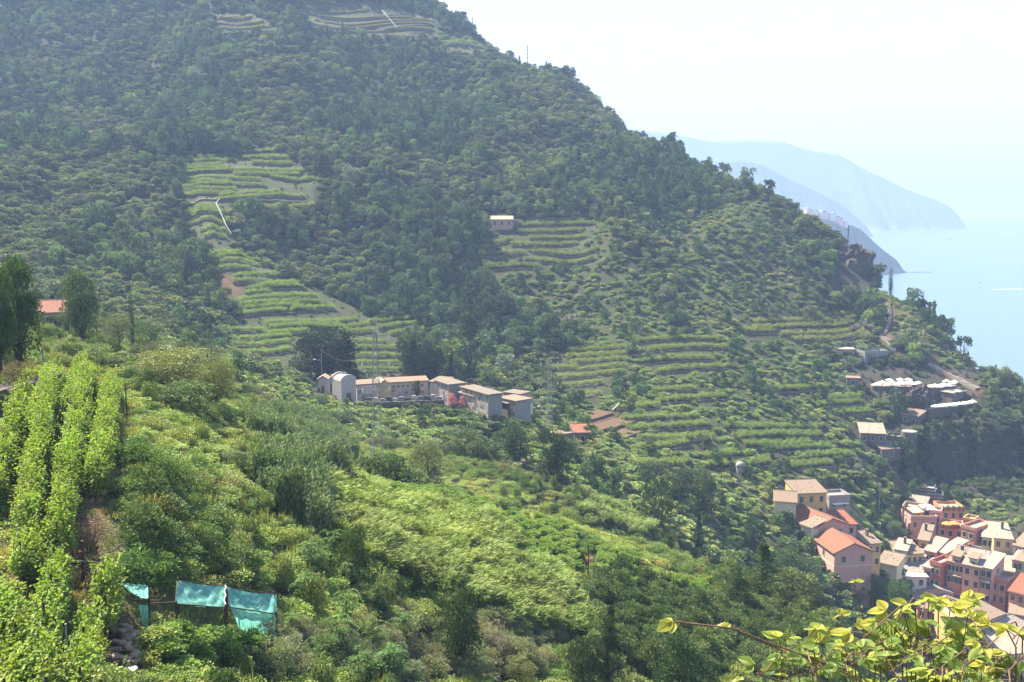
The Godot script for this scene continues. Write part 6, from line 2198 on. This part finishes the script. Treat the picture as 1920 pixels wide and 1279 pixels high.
func build_bramble() -> void:
	mat("cane", lin(0.13, 0.08, 0.045), 0.7)
	for k in 5:
		leaflets.append(leaflet(30 + k))
	for c in [Color(0.05, 0.095, 0.028), Color(0.075, 0.135, 0.032), Color(0.11, 0.175, 0.036), Color(0.16, 0.21, 0.045), Color(0.3, 0.28, 0.045)]:
		var m: StandardMaterial3D = M.leaf_bramble.duplicate()
		m.vertex_color_use_as_albedo = false
		m.albedo_color = (c * 0.78).linear_to_srgb()
		m.albedo_color.a = 1.0
		m.metallic_specular = 0.3
		bramble_green.append(m)
	# the long arching cane with yellowing leaves on its tip
	var root := Vector3(P(1700, 1420, 2.3).x, hq(0.37, 2.3), -2.3)
	var t := thing("bramble", "bramble cane arching to the left with yellow leaves at its tip", "bramble", root)
	cane_of(t, [root, P(1640, 1290, 2.3), P(1560, 1248, 2.28), P(1440, 1205, 2.25), P(1380, 1180, 2.2), P(1320, 1166, 2.2), P(1264, 1166, 2.2)], 0.0042, 0.06, 3, 13, 3, 0.3)
	cane_of(t, [root, P(1600, 1330, 2.2), P(1500, 1290, 2.15), P(1420, 1262, 2.1)], 0.0035, 0.062, 1, 6, 3, 0.45)
	# the upright young shoot
	root = Vector3(P(1640, 1420, 2.5).x, hq(0.34, 2.5), -2.5)
	t = thing("bramble", "upright young bramble shoot standing above the others", "bramble", root)
	cane_of(t, [root, P(1632, 1290, 2.5), P(1626, 1190, 2.5), P(1612, 1120, 2.5), P(1598, 1088, 2.5)], 0.003, 0.05, 2, 7, 3, 0.55)
	cane_of(t, [root, P(1600, 1300, 2.55), P(1580, 1220, 2.55), P(1576, 1155, 2.55)], 0.0028, 0.055, 2, 6, 3, 0.5)
	# the dome of canes
	root = Vector3(P(1760, 1440, 2.55).x, hq(0.4, 2.55), -2.55)
	t = thing("bramble", "dense dome of bramble leaves in front of the village", "bramble", root)
	var tops := [[1660, 1165, 1618, 1196], [1690, 1135, 1646, 1172], [1712, 1118, 1680, 1165], [1742, 1106, 1726, 1160], [1760, 1112, 1790, 1150], [1786, 1118, 1830, 1160], [1806, 1132, 1848, 1190], [1826, 1160, 1866, 1225], [1700, 1180, 1660, 1232], [1760, 1190, 1730, 1240], [1800, 1205, 1846, 1252], [1640, 1222, 1590, 1250]]
	for k in tops.size():
		var s = tops[k]
		var d := 2.35 + 0.05 * (k % 7)
		cane_of(t, [root + Vector3(rng.randf_range(-0.2, 0.2), 0, rng.randf_range(-0.2, 0.2)), P(lerpf(1740, s[0], 0.6), 1300, d + 0.05), P(s[0], s[1], d), P(s[2], s[3], d - 0.08)], 0.0032, rng.randf_range(0.06, 0.076), 1 if k > 7 else 2, 10, 3 if k % 3 else 5, 0.42)
	# leaves low along the bottom edge
	root = Vector3(P(1620, 1440, 2.1).x, hq(0.33, 2.1), -2.1)
	t = thing("bramble", "darker bramble leaves crowding the bottom edge below the dome", "bramble", root)
	for k in 26:
		var x := 1440.0 + 18.0 * k
		var y := rng.randf_range(1205.0, 1262.0)
		var d := rng.randf_range(2.1, 2.5)
		cane_of(t, [root + Vector3(rng.randf_range(-0.3, 0.3), 0, 0), P(x + 30.0, 1340, d + 0.1), P(x, y, d), P(x - rng.randf_range(-40.0, 60.0), y + 18.0, d - 0.1)], 0.003, rng.randf_range(0.05, 0.07), 0, 8, 3, 0.5)
	# the right corner
	root = Vector3(P(1930, 1440, 2.2).x, hq(0.5, 2.2), -2.2)
	t = thing("bramble", "pale green bramble in the bottom right corner", "bramble", root)
	for s in [[1880, 1190, 1850, 1215], [1900, 1168, 1872, 1180], [1925, 1172, 1898, 1200], [1940, 1210, 1900, 1245], [1890, 1225, 1850, 1255], [1930, 1240, 1880, 1270]]:
		var d := rng.randf_range(2.1, 2.4)
		cane_of(t, [root, P(lerpf(1930, s[0], 0.5), 1310, d + 0.05), P(s[0], s[1], d), P(s[2], s[3], d - 0.06)], 0.0034, rng.randf_range(0.052, 0.066), 3, 6, 3, 0.5)

# ---------------------------------------------------------------- masts, lamps, wires, boats
func lattice(label: String, px: float, base: float, top: float, d: float, wide: float, arms: Array) -> Vector3:
	var q := (px - 960.0) / F / 0.985
	var p := Vector3(q * d, hq(q, d), -d)
	var h := EYE + slope(top) * d - p.y
	var t := thing("lattice_mast", label, "pylon", p, 0.35)
	var r := func(y: float) -> float: return lerpf(wide, wide * 0.28, clampf(y / h, 0.0, 1.0))
	var cs := [Vector3(-1, 0, -1), Vector3(1, 0, -1), Vector3(1, 0, 1), Vector3(-1, 0, 1)]
	for c in cs:
		part("leg", bar(c * r.call(0.0) + Vector3(0, -0.5, 0), c * r.call(h) + Vector3(0, h, 0), 0.055, 5), M.metal, t)
	var n := 12
	for k in n:
		var y0 := h * k / n
		var y1 := h * (k + 1) / n
		for i in 4:
			var a: Vector3 = cs[i]
			var b: Vector3 = cs[(i + 1) % 4]
			part("brace", bar(a * r.call(y0) + Vector3(0, y0, 0), b * r.call(y1) + Vector3(0, y1, 0), 0.03, 4), M.metal, t)
			part("brace", bar(a * r.call(y1) + Vector3(0, y1, 0), b * r.call(y1) + Vector3(0, y1, 0), 0.025, 4), M.metal, t)
	for y in arms:
		var arm := part("cross_arm", bar(Vector3(-2.2, h * y, 0), Vector3(2.2, h * y, 0), 0.06, 5), M.metal, t)
		for s in [-2.1, 2.1]:
			part("insulator", bar(Vector3(s, h * y, 0), Vector3(s, h * y - 0.7, 0), 0.12, 8), M.white, arm)
	return p + Vector3(0, h, 0)

func wire(label: String, pts: Array, r: float, sag := 0.0, m := "wire", called := "cable") -> void:
	var full := []
	for k in pts.size() - 1:
		for j in 12:
			var f := j / 12.0
			full.append(pts[k].lerp(pts[k + 1], f) - Vector3(0, sag * 4.0 * f * (1.0 - f), 0))
	full.append(pts[-1])
	var st := st_new()
	tube(st, full, [r], 5)
	tag(part(called, done(st), M[m], self), label, "cable" if called == "cable" else "rail")

func pole(called: String, label: String, px: float, base: float, top: float, r: float, m: String, dmin := 175.0) -> Vector3:
	var p := hit(px, base, 0.0, dmin)
	var h := EYE + slope(top) * -p.z - p.y
	var t := thing(called, label, "pole", p)
	part("shaft", bar(Vector3(0, -0.6, 0), Vector3(0, h, 0), r, 6, r * 0.7), M[m], t)
	if called == "street_lamp":
		part("arm", bar(Vector3(0, h * 0.74, 0), Vector3(-1.5, h * 0.76, 0.2), 0.05, 5), M[m], t)
		var head := st_new()
		bx(head, Vector3(-1.95, h * 0.755, 0.05), Vector3(-1.4, h * 0.775, 0.35))
		part("lamp_head", done(head), M.white, t)
	elif called == "utility_pole":
		part("cross_arm", bar(Vector3(-0.9, h * 0.94, 0), Vector3(0.9, h * 0.94, 0), 0.06, 5), M[m], t)
	elif called == "radio_mast":
		for y in [0.35, 0.65, 0.9]:
			part("antenna", box(Vector3(-0.3, h * y, -0.1), Vector3(0.3, h * y + 0.9, 0.25)), M.metal, t)
	return p + Vector3(0, h, 0)

func crest_at(px: float, around: float) -> Vector3:
	var best := -9.0
	var at := Vector3.ZERO
	var q := (px - 960.0) / F
	var d := around - 70.0
	while d < around + 90.0:
		var s := (hq(q, d) - EYE) / d
		if s > best:
			best = s
			at = Vector3(q * d, hq(q, d), -d)
		d += 2.0
	return at

func build_poles() -> void:
	var a := lattice("tall lattice mast standing in front of the cemetery", 705, 845, 622, 150.0, 0.85, [0.6, 0.78, 0.97])
	var b := lattice("slimmer lattice mast right of the last burial block", 1030, 800, 672, 222.0, 0.7, [0.7, 0.95])
	var lamp := pole("street_lamp", "tall street lamp in front of the spreading dark tree by the chapel", 604, 735, 655, 0.09, "metal")
	pole("street_lamp", "small street lamp among the olives left of the cedar garden", 323, 690, 634, 0.07, "metal", 90.0)
	var u := pole("utility_pole", "utility pole right of the tall grey-green tree", 190, 620, 540, 0.09, "wood", 100.0)
	var v := pole("utility_pole", "short utility pole left of the lone cypress", 234, 612, 566, 0.08, "metal", 100.0)
	pole("utility_pole", "pole rising from the terraces below the bowl track", 1398, 715, 668, 0.09, "wood")
	var w := pole("utility_pole", "thin pale pole on the terraces left of the parasol terrace", 1583, 745, 675, 0.09, "metal")
	var x := pole("utility_pole", "thin pole lower on the terraces, left of the pale roofed house", 1551, 800, 740, 0.09, "metal")
	var y := pole("utility_pole", "pole at the gardens above the pink terrace house", 1648, 960, 915, 0.09, "metal")
	for s in [[888, 690.0, 33, "left one of the two thin masts on the mountain skyline"], [988, 650.0, 84, "right one of the two thin masts on the mountain skyline"]]:
		var p := crest_at(s[0], s[1])
		var h: float = EYE + slope(s[2]) * -p.z - p.y
		var t := thing("radio_mast", s[3], "mast", p)
		part("shaft", bar(Vector3(0, -1, 0), Vector3(0, h, 0), 0.22, 6, 0.14), M.metal, t)
		for k in 5:
			part("antenna", box(Vector3(-0.45, h * (0.3 + 0.15 * k), -0.1), Vector3(0.45, h * (0.3 + 0.15 * k) + 0.7, 0.3)), M.metal, t)
	var rp := crest_at(1587, 425.0)
	var rh: float = EYE + slope(424) * -rp.z - rp.y
	var rt := thing("wooden_cross_pole", "dark pole on top of the rock at the end of the ridge", "pole", rp)
	part("shaft", bar(Vector3(0, -1, 0), Vector3(0, maxf(rh, 4.0), 0), 0.2), M.wood, rt)
	part("cross_arm", bar(Vector3(-0.8, maxf(rh, 4.0) * 0.85, 0), Vector3(0.8, maxf(rh, 4.0) * 0.85, 0), 0.12), M.wood, rt)
	wire("power cable from the tall lattice mast to the slimmer one", [a + Vector3(1.9, -1.0, 0), b + Vector3(-1.8, -1.0, 0)], 0.02, 3.0)
	wire("second power cable between the two lattice masts", [a + Vector3(1.9, -4.0, 0), b + Vector3(-1.8, -2.4, 0)], 0.02, 3.2)
	wire("cable from the lamp post to the tall lattice mast", [lamp, a + Vector3(-1.0, -4.0, 0)], 0.02, 1.5)
	wire("cable between the two utility poles by the red roofed house", [u, v], 0.02, 0.6)
	wire("cable hanging from the pale terrace pole to the lower pole", [w, x], 0.03, 1.5)
	wire("long cable from the lower terrace pole down to the garden pole", [x, y], 0.03, 3.0)
	wire("cable from the rock ramp down to the pale terrace pole", [hit(1640, 612) + Vector3(0, 3, 0), w], 0.04, 2.0)
	wire("upper one of the two thin cables crossing the top left corner", [P(-40, -10, 60), P(30, 70, 75), P(150, 190, 110)], 0.012, 0.2)
	wire("lower one of the two thin cables crossing the top left corner", [P(-40, 50, 60), P(30, 125, 75), P(120, 215, 110)], 0.012, 0.2)
	var rail := func(xy: Array) -> Array:
		var out := []
		for k in range(0, xy.size(), 2):
			out.append(hit(xy[k], xy[k + 1]) + Vector3(0, 1.6, 0))
		return out
	wire("pale monorail track bending down through the upper hillside vineyard", rail.call([412, 380, 405, 388, 412, 402, 419, 418, 424, 430, 434, 446]), 0.13, 0.0, "white", "monorail_track")
	wire("pale monorail track across the ploughed terraces near the top", rail.call([716, 24, 730, 40, 744, 56]), 0.14, 0.0, "white", "monorail_track")
	wire("pale pipe on the ploughed terrace below the bowl", rail.call([1148, 780, 1156, 772, 1161, 766]), 0.12, 0.0, "white", "water_pipe")
	wire("pale hose hanging down the bank below the second mast", rail.call([1046, 822, 1042, 836, 1034, 850]), 0.1, 0.0, "white", "water_pipe")
	# boats
	var boats := [[1781, 450, 26.0, 5.0, "white ferry far out on the sea", 0.3, false], [1839, 530, 9.0, 2.4, "white sailing boat off the coast with bare mast", 0.8, true], [1737, 455, 14.0, 3.0, "tiny boat just off the far headland", 0.1, false], [1872, 541, 6.0, 1.8, "small motor boat right of the sailing boat", 1.2, false]]
	for e in boats:
		var p := at_height(e[0], e[1], 0.0)
		var t := thing("boat", e[4], "boat", p, e[5])
		var n: float = e[2]
		var w2: float = e[3] * 0.5
		var hull := st_new()
		var deck := [Vector3(-n / 2, 0, -w2 * 0.8), Vector3(n * 0.2, 0, -w2), Vector3(n / 2, 0, 0), Vector3(n * 0.2, 0, w2), Vector3(-n / 2, 0, w2 * 0.8)]
		var up := Vector3(0, n * 0.09, 0)
		for k in 5:
			var c: Vector3 = deck[k]
			var g: Vector3 = deck[(k + 1) % 5]
			quad(hull, c + up, g + up, g * 0.85 + Vector3(0, -0.4, 0), c * 0.85 + Vector3(0, -0.4, 0))
			tri(hull, Vector3(0, n * 0.09, 0), g + up, c + up)
		part("hull", done(hull), M.white, t)
		part("cabin", box(Vector3(-n * 0.3, n * 0.08, -w2 * 0.55), Vector3(n * 0.12, n * 0.17, w2 * 0.55)), M.white, t)
		part("window_band", box(Vector3(-n * 0.28, n * 0.11, -w2 * 0.57), Vector3(n * 0.1, n * 0.14, w2 * 0.57)), M.dark, t)
		if e[6]:
			part("mast", bar(Vector3(0, 0, 0), Vector3(0, n * 1.2, 0), 0.12), M.white, t)
			part("boom", bar(Vector3(0, n * 0.24, 0), Vector3(-n * 0.42, n * 0.24, 0), 0.12), M.white, t)
	mat("foam", lin(0.75, 0.78, 0.78), 0.9)
	var st := st_new()
	var wa := at_height(1852, 543, 0.01)
	var wb := at_height(1918, 542, 0.01)
	wa.y = 0.12
	wb.y = 0.12
	quad(st, wa + Vector3(0, 0, -0.4), wb + Vector3(0, 0, -2.5), wb + Vector3(0, 0, 2.5), wa + Vector3(0, 0, 0.4))
	var o := part("boat_wake", done(st), M.foam, self)
	o.set_meta("kind", "stuff")
	tag(o, "thin white wake trailing behind the small motor boat", "wake")
